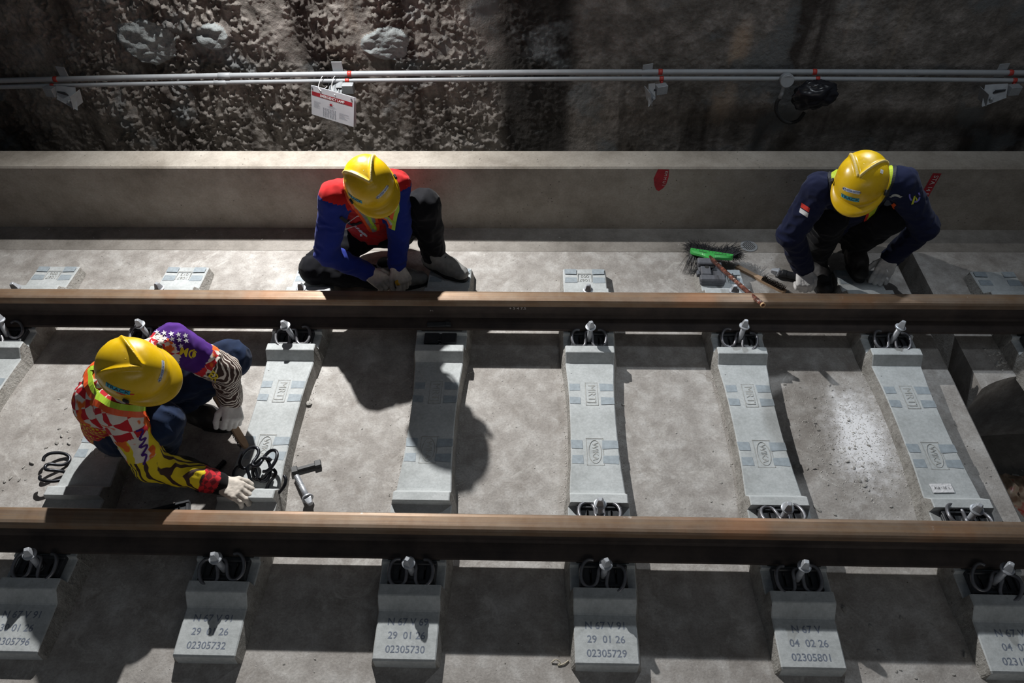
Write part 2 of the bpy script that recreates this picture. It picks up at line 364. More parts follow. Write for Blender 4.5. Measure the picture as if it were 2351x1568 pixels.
# the rough diaphragm wall behind: a real relief
def rough_wall():
    x0, x1, z0, z1, h = -4.0, 3.5, -.25, 1.30, .0066
    nx = int((x1-x0)/h); nz = int((z1-z0)/h)
    X, Z = np.meshgrid(np.linspace(x0, x1, nx), np.linspace(z0, z1, nz), indexing='ij')
    P = np.stack([X, Z, X*0+3.3], -1)
    a = np.clip((.25-X)/.9, 0, 1)*.85+.15                                  # knobbly on the left, smoother on the right
    a *= np.clip(1.2-1.6*np.abs(fbm(P*1.3+9, 3)-.5)*2, .35, 1)
    lump = np.clip(fbm(P*46+2, 3, .5)-.50, 0, .20)*.11+np.clip(fbm(P*24+12, 2, .5)-.55, 0, .2)*.06
    big = (fbm(P*3.5+30, 3)-.5)*.10
    streak = np.clip(.46-fbm(np.stack([X*2.2+Z*.55, Z*.35, X*0+8], -1), 3), 0, 1)
    lump *= np.clip(1-6*streak, 0, 1)
    d = a*(lump+big*.8)+(fbm(P*2+50, 3)-.5)*.03
    for (cx, cz, rx, rz) in ((-2.18, .69, .17, .13), (-1.80, .72, .09, .07), (-.83, .67, .13, .10)):   # trowelled mortar patches
        e = np.sqrt(((X-cx)/rx)**2+((Z-cz)/rz)**2)+.5*(fbm(P*9, 2)-.5)
        m = np.clip((1.05-e)*6, 0, 1); d = d*(1-m)+m*(.022+.012*(fbm(P*np.array([14, 30, 1]), 3)-.5)*4)
    Y = 2.15-d
    vs = np.stack([X, Y, Z], -1).reshape(-1, 3)
    I = np.arange(nx*nz).reshape(nx, nz)
    F = np.stack([I[:-1, :-1], I[1:, :-1], I[1:, 1:], I[:-1, 1:]], -1).reshape(-1, 4)
    me = bpy.data.meshes.new('wall_back'); me.vertices.add(len(vs)); me.vertices.foreach_set('co', vs.ravel())
    me.loops.add(F.size); me.loops.foreach_set('vertex_index', F.ravel()); me.polygons.add(len(F))
    me.polygons.foreach_set('loop_start', np.arange(0, F.size, 4)); me.polygons.foreach_set('loop_total', np.full(len(F), 4)); me.update()
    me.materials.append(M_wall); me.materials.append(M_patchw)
    C = vs[F].mean(1); mi = np.zeros(len(F), int)
    for (cx, cz, rx, rz) in ((-2.18, .69, .17, .13), (-1.80, .72, .09, .07), (-.83, .67, .13, .10)):
        e = np.sqrt(((C[:, 0]-cx)/rx)**2+((C[:, 2]-cz)/rz)**2)+.5*(fbm(np.stack([C[:, 0], C[:, 2], C[:, 0]*0+3.3], -1)*9, 2)-.5)
        mi[e < 1.0] = 1
    me.polygons.foreach_set('material_index', mi); me.polygons.foreach_set('use_smooth', [True]*len(F))
    o = bpy.data.objects.new('wall_back', me); COL.objects.link(o); struct(o)
rough_wall()
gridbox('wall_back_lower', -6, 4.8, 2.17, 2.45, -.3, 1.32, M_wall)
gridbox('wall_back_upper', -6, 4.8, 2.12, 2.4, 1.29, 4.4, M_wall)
# ---------------------------------------------------------------- rails
G = .5685
def rail(y, label, name='steel_rail'):
    prof = [(0, .25), (.018, .25), (.029, .2475), (.0350, .240), (.0368, .217), (.0355, .2150), (.011, .203), (.008, .190), (.008, .128), (.013, .117), (.069, .103), (.070, .0915), (-.070, .0915)]
    half = prof[:-1]; pts = half + [(-a, z) for a, z in half[::-1]][:-1]
    pts = [p for i, p in enumerate(pts) if i == 0 or p != pts[i-1]]
    root = thing(name, label, 'rail', (0, y, .0915)); n = len(pts)
    xs = (-5.4, 4.4)
    def part(nm, sel, mat):
        mb = MB(); vs = [(x, p[0], p[1]-.0915) for x in xs for p in pts]
        fs = [(i, n+i, n+(i+1) % n, (i+1) % n) for i in range(n) if sel((pts[i][1]+pts[(i+1) % n][1])/2)]
        if nm == 'web_and_foot': fs += [tuple(range(n)), tuple(range(n, 2*n))[::-1]]
        mb.add(vs, fs); o = mb.build(nm, mat, root); return o
    part('web_and_foot', lambda z: z < .2155, M_rweb)
    hd = part('rail_head', lambda z: z >= .2155, M_rtop); hd['label'] = 'rust-brown polished running surface'
    return root
R1 = rail(G, 'steel rail farther from the camera, just in front of the two workers by the parapet')
R2 = rail(-G, 'steel rail nearer to the camera, in front of the worker in the patterned jersey')
ck = MB(); put_text(ck, '+ 5 4 7.5', .022, (-.075, -.0086, .085), (1, 0, 0), (0, 0, 1)); o = ck.build('chalk_mark', M_chalk, R1); o['label'] = 'white chalk figures + 547.5'
ck = MB(); put_text(ck, 'P 1', .013, (-.475, -.0086, .066), (1, 0, 0), (0, 0, 1)); o = ck.build('chalk_mark', M_chalk, R1); o['label'] = 'small white chalk letters P 1'

# ---------------------------------------------------------------- sleepers
ORD = {-2: 'first', -1: 'second', 0: 'third', 1: 'fourth', 2: 'fifth', 3: 'sixth', 4: 'seventh', 5: 'eighth'}
SX = lambda k: -1.1129+.6842*k
def sleeper_mesh(raw=False):
    # stations: y, z top, half width top, half width bottom
    H = [(0, .054, .097, .107), (.12, .054, .098, .108), (.22, .055, .102, .114), (.29, .055, .107, .121), (.322, .0545, .109, .125), (.333, .0555, .1095, .127),
         (.362, .0985, .111, .130), (.366, .100, .111, .131), (.400, .100, .111, .133), (.4005, .066, .118, .135), (.488, .066, .118, .136), (.492, .082, .118, .136),
         (.5685, .082, .118, .137), (.645, .082, .118, .137), (.649, .066, .118, .137), (.7365, .066, .118, .136), (.737, .100, .110, .134), (.774, .100, .110, .132), (.778, .0985, .110, .132),
         (.810, .057, .109, .128), (.816, .0535, .108, .127), (.90, .049, .1085, .124), (.974, .045, .108, .121), (.980, .040, .106, .120), (.984, -.01, .104, .118)]
    st = [(-y, z, a, b) for y, z, a, b in H[::-1]][:-1]+H
    mb = MB(); vs = []
    for y, z, a, b in st:
        c = .004
        vs += [(-b, y, -.02), (-a, y, z-c), (-a+c, y, z), (a-c, y, z), (a, y, z-c), (b, y, -.02)]
    m = len(st); F = []; mi = []
    for i in range(m-1):
        for j in range(5):
            F.append((i*6+j, i*6+j+1, (i+1)*6+j+1, (i+1)*6+j)); mi.append(1 if j in (0, 4) else 0)
    F.append((0, 1, 2, 3, 4, 5)[::-1]); F.append(tuple((m-1)*6+j for j in range(6))); mi += [1, 1]
    me = bpy.data.meshes.new('sleeper_body'); me.from_pydata(vs, [], [f[::-1] for f in F]); me.update()
    me.materials.append(M_sleep); me.materials.append(M_rough); me.polygons.foreach_set('material_index', mi)
    return me
SLM = sleeper_mesh()
def patch_mesh():
    out = []; rnd = random.Random(3)
    def q(x0, x1, y0, y1, z):
        j = lambda: rnd.uniform(-.003, .003)
        mb = MB(); mb.add([(x0, y0+j(), z), (x0+j(), y1+j(), z), (x1, y1, z), (x1+j(), y0+j(), z)], [(0, 1, 2, 3)]); me = mb.mesh('painted_patch'); me.materials.append(M_patch); out.append(me)
    for y0, y1 in ((.215, .178), (.140, .103), (-.085, -.125), (-.158, -.198)):
        q(-.096, -.050, y1, y0, .0558); q(.038 if y0 > 0 else .030, .096, y1, y0, .0558)
    for y0, y1 in ((.968, .930), (.905, .868)):
        q(-.100, -.040, y1, y0, .0520); q(.040, .100, y1, y0, .0520)
    return out
PAM = patch_mesh()
def emb_mesh(which):
    mb = MB()
    def frame(x0, x1, y0, y1, z, t=.003, h=.0011):
        for c, d in ((((x0+x1)/2, y0, z+h/2), (x1-x0+t, t, h)), (((x0+x1)/2, y1, z+h/2), (x1-x0+t, t, h)), ((x0, (y0+y1)/2, z+h/2), (t, y1-y0, h)), ((x1, (y0+y1)/2, z+h/2), (t, y1-y0, h))):
            mb.box(c, d)
    if which == 0:
     frame(-.026, .026, .098, .220, .0545)
     put_text(mb, 'MRTJ', .046, (0, .159, .0542), (0, -1, 0), (1, 0, 0), .0008, 1.0)
    else:
     frame(-.034, .034, -.205, -.075, .0545)
     mb.tube([(.026*math.cos(a), -.140+.056*math.sin(a), .0548) for a in [2*math.pi*i/36 for i in range(37)]], .0018, 6, False)
     put_text(mb, 'WIKA', .034, (0, -.140, .0542), (0, -1, 0), (1, 0, 0), .0008, 1.0)
    return mb.mesh('embossed_panel')
EMM = [emb_mesh(0), emb_mesh(1)]
for e_ in EMM: e_.materials.append(M_emb)
STEN = {-2: None, -1: ('N 67 V 91', '30 01 26', '02305796'), 0: ('N 67 V 91', '29  01 26', '02305732'), 1: ('N 67 V 69', '29  01 26', '02305730'),
        2: ('N 67 V 91', '29  01 26', '02305729'), 3: ('N 67 V', '04  02 26', '02305801'), 4: ('N 67 V', '04  02', '0231057'), 5: None}
FAR = {-2: '006', -1: '013', 2: '005', 3: '012', 4: '008', 1: '007'}
SLEEPERS = {}
slab_lbl = {-2: 'first concrete sleeper, cut off by the left edge of the photo', -1: 'second concrete sleeper, under the worker in the patterned jersey, stencilled 02305796',
            0: 'third concrete sleeper with a heap of loose spring clamps, stencilled 02305732', 1: 'fourth concrete sleeper, bare of clamps and half in shadow, stencilled 02305730',
            2: 'fifth concrete sleeper, fully lit, stencilled 02305729', 3: 'sixth concrete sleeper, under the grey plate and broom at its far end', 4: 'seventh concrete sleeper with a white paper tag near the slab edge',
            5: 'eighth concrete sleeper beyond the gap, cut off by the right edge'}
for k in range(-2, 6):
    t = thing('concrete_sleeper', slab_lbl[k], 'sleeper', (SX(k), 0, 0 if k < 5 else -.004), group='concrete sleepers across the track')
    SLEEPERS[k] = t
    link('sleeper_body', SLM, None, t)
    for me_ in PAM: link('painted_patch', me_, None, t)
    link('embossed_panel', EMM[0], None, t)['label'] = 'framed panel with raised letters MRTJ'
    link('embossed_panel', EMM[1], None, t)['label'] = 'framed oval with raised letters WIKA'
    for sg in (-1, 1):
        mb = MB(); mb.box((0, sg*G, .0868), (.19, .142, .0090), bev=.002); mb.build('rail_pad', M_rubber, t)['label'] = 'thin black rubber pad'
    if k in FAR:
        mb = MB()
        for c, d in (((0, .935, .0518), (.074, .003, .002)), ((-.035, .905, .0523), (.003, .062, .002)), ((.035, .905, .0523), (.003, .062, .002))): mb.box(c, d)
        put_text(mb, '1067', .028, (0, .888, .0492), (-1, 0, 0), (0, -1, 0), .0014); put_text(mb, FAR[k], .028, (0, .918, .0480), (-1, 0, 0), (0, -1, 0), .0014)
        mb.build('cast_number', M_ink if False else M_emb, t)['label'] = 'cast number panel 1067 and '+FAR[k]
    if STEN[k]:
        for i, s in enumerate(STEN[k]):
            mb = MB()
            y = (-.852, -.898, -.944)[i]; z = .0535-(abs(y)-.816)*.0536+.0004
            put_text(mb, s, .034, (0, y, z), (1, 0, 0), (0, 1, .0536), 0, 1.0, .0004)
            mb.build('stencil_line', M_sten, t)['label'] = 'stencilled '+s

# ---------------------------------------------------------------- fastenings
def proto(name, parts, loc=(0, 0, -50)):
    """meshes of a small thing, instanced later with stamp()"""
    return [(pn, mb.mesh(pn), mats, sm) for pn, mb, mats, sm in parts]
def stamp(pr, name, label, cat, loc, rot=(0, 0, 0), group=None, M4=None):
    t = thing(name, label, cat, loc, rot, group)
    if M4 is not None: t.matrix_world = M4; t.location = M4.to_translation(); t.rotation_euler = M4.to_euler()
    for pn, me, mats, sm in pr:
        if not me.materials:
            for m in (mats if isinstance(mats, list) else [mats]): me.materials.append(m)
            if sm: me.polygons.foreach_set('use_smooth', [True]*len(me.polygons))
        link(pn, me, None, t)
    return t
def hexhead(mb, z0):
    T = Matrix.Translation((0, 0, z0))
    mb.lathe([(.0125, -.004), (.0215, -.004), (.0235, 0), (.0235, .004), (.019, .006)], 28, T)
    # pyramid head: square base turning to a small round tip
    n = 24; prof = []
    def rad(a, w, rd):
        c = max(abs(math.cos(a)), abs(math.sin(a))); return (w/c)*(1-rd)+w*rd
    b = len(mb.v)
    for z, w_, rd in ((.005, .0150, .35), (.012, .0142, .2), (.034, .0088, .3), (.037, .0066, .7)):
        for k in range(n):
            a = 2*math.pi*k/n; r = rad(a, w_, rd); mb.v.append((r*math.cos(a), r*math.sin(a), z0+z))
    F = []
    for i in range(3):
        for k in range(n): F.append((b+i*n+k, b+i*n+(k+1) % n, b+(i+1)*n+(k+1) % n, b+(i+1)*n+k))
    F.append(tuple(b+3*n+k for k in range(n))); mb.f += F; mb.m += [0]*len(F)
hd = MB(); hexhead(hd, .10); sh = MB(); sh.lathe([(.0105, 0), (.0115, .004), (.0115, .10)], 20)
SCREW = [('screw_head', hd.mesh('screw_head'), M_zinc, False), ('shank', sh.mesh('shank'), M_zinc, True)]
hd2 = MB(); hexhead(hd2, .130); sh2 = MB()
sh2.lathe([(.011, .066), (.0115, .07), (.0115, .132)], 20)
thr = []
for i in range(8): z = i*.0082; thr += [(.0088, z), (.0125, z+.0035), (.0088, z+.007)]
sh2.lathe([(.006, -.002)]+thr+[(.0105, .068)], 20)
LSCREW = [('screw_head', hd2.mesh('screw_head'), M_zinc, False), ('threaded_shank', sh2.mesh('threaded_shank'), M_zinc, True)]
def clamp_pts():
    h = [(0, .026, .034), (.012, .022, .034), (.0165, .008, .030), (.016, -.012, .020), (.019, -.034, .012), (.032, -.050, .010), (.052, -.052, .012), (.070, -.038, .018), (.078, -.012, .026), (.074, .018, .034), (.060, .036, .034), (.042, .040, .030)]
    return [(-x, y, z) for x, y, z in h[::-1]][:-1]+h
cl = MB(); cl.tube(catmull(clamp_pts(), 6), .0068, 12)
CLAMP = [('spring_wire', cl.mesh('spring_wire'), M_clampg, True)]
CLAMPB = [('spring_wire', cl.mesh('spring_wire'), M_clamp, True)]
gp = MB(); gp.box((0, 0, .0075), (.172, .088, .015), bev=.003); gp.box((0, .036, .020), (.172, .014, .012), bev=.003); gp.box((0, -.036, .018), (.172, .010, .010), bev=.002)
for sx in (-1, 1): gp.box((sx*.078, 0, .018), (.012, .07, .010), bev=.002); gp.box((sx*.026, -.046, .016), (.004, .012, .012)); gp.box((sx*.040, -.046, .016), (.004, .012, .012))
gp.box((0, -.047, .018), (.03, .010, .006), bev=.001)
rb = MB(); rb.lathe([(.017, .012), (.022, .013), (.022, .017), (.0135, .017)], 20, cap=False)
for sx in (-1, 1): rb.box((sx*.045, 0, .016), (.008, .05, .006), bev=.001)
PLATE = [('plate_body', gp.mesh('plate_body'), M_blackp, False), ('screw_seat', rb.mesh('screw_seat'), M_blackp, True)]
sides = {('u', -1): (G-.118, 1, 'near side of the far rail'), ('u', 1): (G+.118, -1, 'far side of the far rail'), ('l', 1): (-G+.118, -1, 'far side of the near rail'), ('l', -1): (-G-.118, 1, 'near side of the near rail')}
# (sleeper, rail, side): clamp turn in degrees, screw tilt (x,y), clamp shift; None = no clamp
FX = {(-2, 'u', -1): (38, (.05, .16)), (-1, 'u', -1): (0, (.06, -.10)), (0, 'u', -1): (9, (.05, -.20)), (2, 'u', -1): (0, (.04, 0)), (3, 'u', -1): (-14, (.05, .10)), (4, 'u', -1): (-7, (.06, .16)), (5, 'u', -1): (20, (.05, .1)),
      (-2, 'u', 1): (0, (0, .2)), (-1, 'u', 1): (0, (0, .05)), (0, 'u', 1): (6, (0, 0)), (2, 'u', 1): (0, (0, 0)), (3, 'u', 1): (0, (0, 0)),
      (2, 'l', 1): (0, (.05, 0)), (3, 'l', 1): (8, (.05, .06)), (4, 'l', 1): (-20, (.05, .06)),
      (-1, 'l', -1): (-3, (0, .1)), (0, 'l', -1): (14, (0, -.03)), (1, 'l', -1): (0, (0, -.06)), (2, 'l', -1): (-12, (0, .02)), (3, 'l', -1): (3, (0, .05)), (4, 'l', -1): (-24, (0, .1))}
for (k, rl, sd), (turn, tilt) in FX.items():
    y, s, where = sides[(rl, sd)]; rz = 0 if s > 0 else math.pi
    who = 'on the %s sleeper, %s' % (ORD[k], where)
    stamp(PLATE, 'guide_plate', 'black plastic guide plate '+who, 'guide plate', (SX(k), y-s*.001, .067), (0, 0, rz), 'rail guide plates')
    stamp(CLAMP, 'spring_clamp', 'W-shaped grey spring clamp '+who, 'rail clamp', (SX(k)-.002, y-s*.001, .080), (0, 0, rz+math.radians(turn)), 'spring clamps on the guide plates')
    stamp(SCREW, 'sleeper_screw', 'standing zinc sleeper screw '+who, 'screw', (SX(k), y, .074), (tilt[0], tilt[1], rz+random.Random(k*7+sd).uniform(0, 1.5)), 'sleeper screws in the clamps')
# the bare station: a slotted plate and a black insulator lying on the rail foot
PL2 = MB(); PL2.box((-.040, 0, .008), (.070, .062, .016), bev=.003); PL2.box((.040, 0, .008), (.070, .062, .016), bev=.003); PL2.box((0, .008, .006), (.02, .04, .010))
PL2b = MB(); PL2b.lathe([(.0125, .002), (.0165, .002), (.0165, .018), (.0125, .018), (.0125, .002)], 24, Matrix.Translation((-.003, -.032, 0)), cap=False)
t = stamp([('plate_body', PL2.mesh('plate_body'), M_blackp, False), ('screw_seat', PL2b.mesh('screw_seat'), M_blackp, True)], 'guide_plate', 'black slotted guide plate without a clamp on the fourth sleeper', 'guide plate', (SX(1)-.004, G-.108, .066), group='rail guide plates')
t = MB(); t.box((0, 0, .006), (.112, .022, .012), R=Matrix.Rotation(.03, 3, 'Z'), bev=.002); t.box((.04, 0, .010), (.022, .024, .014), bev=.002)
t = t.build('insulator', M_blackp); t.location = (SX(1)-.012, G-.053, .1065); t.rotation_euler = (.22, 0, 0)
tag(t, 'flat black insulator lying on the rail foot above the fourth sleeper', 'insulator')
# ================================================================ wall services
def bezpipe(name, pts, r, mat, label, cat, n=12):
    mb = MB(); mb.tube(catmull(pts, 6), r, n); o = mb.build(name, mat, smooth=True); return tag(o, label, cat)
PU = lambda x: (x, 2.03, .560-.0036*(x-.3)**2 if x < .3 else .560-.002*(x-.3)**2)
PLo = lambda x: (x, 2.02, .526-.0036*(x-.3)**2 if x < .3 else .526-.003*(x-.3)**2)
def pipe(fn, r, name, label, couplings):
    root = thing(name, label, 'pipe', (0, 2.03, 0))
    mb = MB(); mb.tube([fn(x) for x in np.linspace(-5.2, 4.4, 49)], r, 14)
    worldpart(mb.build('pipe_run', M_pipe, None, True), root)
    for x in couplings:
        mb = MB(); mb.tube([fn(x-.035), fn(x-.033), fn(x+.033), fn(x+.035)], [r*.98, r*1.16, r*1.16, r*.98], 16)
        worldpart(mb.build('coupling', M_pipe, None, True), root)
pipe(PU, .0148, 'conduit_pipe', 'upper grey conduit pipe running along the rough wall', (-1.76,))
pipe(PLo, .0125, 'conduit_pipe', 'lower grey conduit pipe running along the rough wall', (-1.79,))
for xs, lab in (((-2.74, -2.77), 'at the left end'), ((-1.045, -1.062), 'above the paper sign'), ((.69, .70), 'right of the dark band on the wall'), ((1.535, 1.56), 'above the black bag'), ((2.60, 2.635), 'at the right end')):
    for fn, x, r, nm in ((PU, xs[0], .0158, 'upper'), (PLo, xs[1], .0135, 'lower')):
        mb = MB(); c = V(fn(x))
        mb.tube([c+V((-.011, 0, 0)), c+V((-.004, 0, 0)), c+V((.005, 0, 0)), c+V((.012, 0, 0))], [r, r*1.06, r*1.03, r], 16)
        if nm == 'lower': mb.tube([c+V((.002, -.004, -.010)), c+V((.006, -.010, -.030))], [.009, .007], 8)
        o = mb.build('tape_wrap', M_tape, None, True); tag(o, 'red tape wound round the %s conduit pipe %s' % (nm, lab), 'tape', 'red tape wraps')
def bracket(x, z, side, label, sw=.16, drop=.075, tilt=.0):
    """small box end and a pressed trough with a plate, hanging under the pipes"""
    t = thing('lamp_bracket', label, 'bracket', (x, 1.975, z), (0, 0, tilt), 'metal brackets under the conduit pipes')
    s = side
    mb = MB(); mb.box((0, 0, 0), (.062, .040, .050), bev=.002); mb.build('bracket_box', M_metal, t)
    mb = MB()
    # trough leaning: floor, front lip, far side wall
    mb.add([(s*.031, .02, .025), (s*sw, .05, .010), (s*(sw+.02), -.02, -drop), (s*.040, -.02, -.030)], [(0, 1, 2, 3)])
    mb.add([(s*.031, .024, .028), (s*sw, .054, .013), (s*(sw+.02), -.017, -drop+.003), (s*.040, -.017, -.027)], [(3, 2, 1, 0)])
    mb.box((s*(sw+.012), .012, -drop*.45), (.003, .085, drop*1.0), R=Matrix.Rotation(s*.25, 3, 'Y'))
    mb.tube([(s*.040, -.021, -.030), (s*(sw+.02), -.021, -drop)], .0035, 8)
    mb.build('trough', M_metal, t)
    mb = MB(); mb.box((s*sw*.55, .012, -.018), (sw*.42, .006, .055), R=Matrix.Rotation(.5, 3, 'X')); mb.build('dark_insert', M_blackp, t)
    mb = MB(); mb.lathe([(.010, 0), (.010, .012), (.006, .016)], 12, Matrix.Translation((s*sw*.86, -.01, -drop*.5)) @ Matrix.Rotation(1.2, 4, 'X')); mb.build('bolt', M_metal, t)
    mb = MB(); mb.box((s*.06, .080, .070), (.060, .004, .092), bev=.001); mb.build('hanger_strap', M_pipe, t)
    return t
bracket(-2.765, .482, 1, 'metal lamp bracket at the far left of the conduit pipes', .13, .085, -.25)
bracket(-1.053, .497, -1, 'small metal bracket box showing beside the paper sign', .09, .05)
bracket(.700, .488, -1, 'metal bracket with parallel bars right of the dark band on the wall', .055, .085, .3)
bracket(2.628, .478, -1, 'dim metal bracket with a dark trough at the far right', .14, .075, .15)
# round junction box and its flexible tail
t = thing('junction_box', 'round grey junction box on the conduit pipes', 'junction box', (1.379, 1.985, .535))
mb = MB(); mb.lathe([(.030, -.022), (.034, -.02), (.036, 0), (.036, .014), (.033, .018)], 28, Matrix.Rotation(math.pi/2, 4, 'X')); mb.build('box_body', M_pipe, t, False)
mb = MB(); mb.lathe([(.037, .016), (.038, .019), (.035, .023)], 28, Matrix.Rotation(math.pi/2-.25, 4, 'X')); mb.build('lid', M_pipe, t, False)
mb = MB(); mb.tube([(-.005, -.005, -.03), (-.007, -.008, -.075), (-.010, -.008, -.105)], [.011, .011, .013], 14); mb.build('gland', M_pipe, t, True)
cp = catmull([(1.367, 1.975, .43), (1.358, 1.975, .405), (1.366, 1.973, .354), (1.405, 1.972, .304), (1.455, 1.972, .279), (1.505, 1.974, .292), (1.53, 1.98, .34)], 16)
mb = MB(); mb.tube(cp, [.0105 if i % 3 else .0088 for i in range(len(cp))], 10)
tag(mb.build('flexible_conduit', M_rubber, None, True), 'black corrugated flexible conduit curling below the junction box', 'conduit')

# paper sign
M_sheet = plain('laminated_sheet', srgb(186, 189, 196), .5, 0, .05, 20)
def quad_frame(TL, TR, BL):
    TL, TR, BL = V(TL), V(TR), V(BL); return TL, (TR-TL), (BL-TL)
TL, SXv, SYv = quad_frame((-1.262, 1.985, .512), (-.990, 1.835, .520), (-1.298, 1.985, .330))
nrm = SXv.cross(SYv).normalized()*-1
if nrm.y > 0: nrm = -nrm
def sp(u, v, k=0.0): return tuple(TL+SXv*u+SYv*v+nrm*k)
t = thing('warning_sign', 'white EMERGENCY LAMP sign sheet hanging askew from the lower conduit pipe', 'sign', tuple(TL))
def squad(nm, rects, mat, k=.0026):
    mb = MB()
    for (u0, v0, u1, v1) in rects: mb.add([sp(u0, v1, k), sp(u1, v1, k), sp(u1, v0, k), sp(u0, v0, k)], [(0, 1, 2, 3)])
    return worldpart(mb.build(nm, mat), t)
mb = MB(); mb.add([sp(*a) for a in ((0, 0, .002), (1, 0, .002), (1, 1, .002), (0, 1, .002), (0, 0, -.001), (1, 0, -.001), (1, 1, -.001), (0, 1, -.001))], [(0, 1, 2, 3), (7, 6, 5, 4), (0, 4, 5, 1), (1, 5, 6, 2), (2, 6, 7, 3), (3, 7, 4, 0)])
worldpart(mb.build('sheet', M_sheet), t)
mb = MB(); mb.add([sp(*a) for a in ((.02, .0, -.004), (1.025, .0, -.004), (1.025, .97, -.012), (.02, .97, -.010))], [(0, 1, 2, 3)]); worldpart(mb.build('second_sheet', M_sheet), t)
squad('red_band', [(.02, .19, .96, .32)], M_redp)
mb = MB(); put_text(mb, 'EMERGENCY LAMP', .0215, sp(.50, .262, .0034), SXv, -SYv, 0, .97, .0005); worldpart(mb.build('sign_title', M_white), t)['label'] = 'white title EMERGENCY LAMP'
mb = MB(); c = V(sp(.47, .50, .003)); ux = SXv.normalized(); uy = -SYv.normalized()
mb.add([tuple(c+ux*(.011*math.cos(a))+uy*(.013*math.sin(a))) for a in [math.pi*i/12 for i in range(13)]], [tuple(range(13))])
for i in range(5):
    a = math.pi*(i+.5)/5; p = c+ux*(.016*math.cos(a))+uy*(.018*math.sin(a)); q = c+ux*(.021*math.cos(a))+uy*(.023*math.sin(a)); s_ = (q-p).cross(nrm).normalized()*.0006
    mb.add([tuple(p-s_), tuple(p+s_), tuple(q+s_), tuple(q-s_)], [(0, 1, 2, 3)])
worldpart(mb.build('beacon_symbol', M_redp), t)
rl = random.Random(5)
squad('small_print', [(.42, .53, .56, .537), (.38, .56, .60, .566), (.42, .59, .55, .596)]+[(.28+.04*(i % 8), .64+.035*(i//8), .28+.04*(i % 8)+rl.uniform(.018, .032), .652+.035*(i//8)) for i in range(72)]+[(.06, .5+.03*i, .06+rl.uniform(.1, .17), .506+.03*i) for i in range(8)]+[(.66, .66+.03*i, .66+rl.uniform(.12, .25), .666+.03*i) for i in range(7)], M_sten)
for u, v in ((.03, .08), (.94, .09)):
    mb = MB(); c = V(sp(u, v, .003)); mb.lathe([(.006, 0), (.006, .001)], 14, Matrix.Translation(c) @ nrm.to_track_quat('Z', 'Y').to_matrix().to_4x4()); worldpart(mb.build('eyelet', M_greyp), t)
for x0, u, nm in ((-1.205, .24, 'left'), (-1.135, .57, 'right')):
    a = V(sp(u, .10, .004)); b_ = V(sp(u, .10, -.004))
    pts = [a, a.lerp(V((x0+.0, 1.998, .53)), .5)+V((-.012, -.012, 0)), (x0-.002, 1.994, .535), (x0+.010, 2.016, .548), (x0+.026, 2.036, .535), (x0+.028, 2.03, .49), b_]
    mb = MB(); mb.tube(catmull(pts, 8), .0018, 8); tag(mb.build('cable_tie', M_white, None, True), nm+' white cable tie holding the paper sign to the pipe', 'cable tie', 'cable ties of the sign')

# black bag tied over a lamp
def blob(name, c, rad, fn, mat, n=40, m=28, squash=None):
    vs = []; F = []
    for i in range(m+1):
        th = math.pi*i/m
        for j in range(n):
            ph = 2*math.pi*j/n; d = V((math.sin(th)*math.cos(ph), math.sin(th)*math.sin(ph), math.cos(th)))
            r = fn(d); vs.append((c[0]+d.x*rad[0]*r, c[1]+d.y*rad[1]*r, c[2]+d.z*rad[2]*r))
    for i in range(m):
        for j in range(n): F.append((i*n+j, i*n+(j+1) % n, (i+1)*n+(j+1) % n, (i+1)*n+j))
    mb = MB(); mb.add(vs, [f[::-1] for f in F]); return mb.build(name, mat, None, True)
bf = lambda d: 1+.28*mnoise.noise(d*1.8+V((3, 1, 2)))-.22*abs(mnoise.noise(d*3.2+V((7, 1, 2))))+.05*mnoise.noise(d*9)
tag(blob('plastic_bag', (1.545, 1.955, .462), (.118, .06, .088), bf, M_bag), 'black plastic bag tied over a lamp under the pipes', 'bag')

# ---------------------------------------------------------------- paint marks on the parapet face
def onface(pts, name, mat, label, txt, tsz, torg, tdir, tup):
    t = thing(name, label, 'paint mark', (pts[0][0], 1.379, pts[0][1]))
    mb = MB(); mb.add([(x, 1.3790, z) for x, z in pts], [tuple(range(len(pts)))]); worldpart(mb.build('paint', mat), t)
    mb = MB(); put_text(mb, txt, tsz, torg, tdir, tup); worldpart(mb.build('lettering', M_chalk), t)['label'] = 'white hand lettering '+txt
    return t
onface([(.633, .372), (.690, .370), (.694, .325), (.688, .28), (.676, .255), (.655, .235), (.640, .245), (.628, .27), (.618, .315)], 'paint_mark', M_redp, 'ragged red painted patch with small white letters on the parapet face', 'KM M U 1', .022, (.676, 1.3780, .315), (-.06, 0, -1), (1, 0, -.06))
o = onface([(2.034, .350), (2.078, .348), (2.066, .160), (2.022, .160)], 'paint_mark', M_redp, 'long dark red strip with white letters beside the right-hand worker', 'STA 14 550', .033, (2.052, 1.3780, .258), (-.06, 0, -1), (1, 0, -.06))

# ---------------------------------------------------------------- drain grate
t = thing('drain_grate', 'round metal floor drain grate near the broom', 'drain', (1.155, 1.235, -.020))
mb = MB(); mb.lathe([(.034, 0), (.044, 0), (.045, .003), (.034, .004), (.034, 0)], 32, cap=False); mb.build('rim', M_metal, t)
mb = MB(); mb.lathe([(.0, .0008), (.034, .0008)], 24, cap=False); mb.build('sump', M_rubber, t)
for i in range(7):
    x = -.0285+i*.0095; hl = math.sqrt(max(.0, .034**2-x*x)); mb = MB(); mb.box((x, 0, .0025), (.0034, 2*hl, .002)); o = mb.build('bar', M_metal, t); o.rotation_euler = (0, 0, .5)

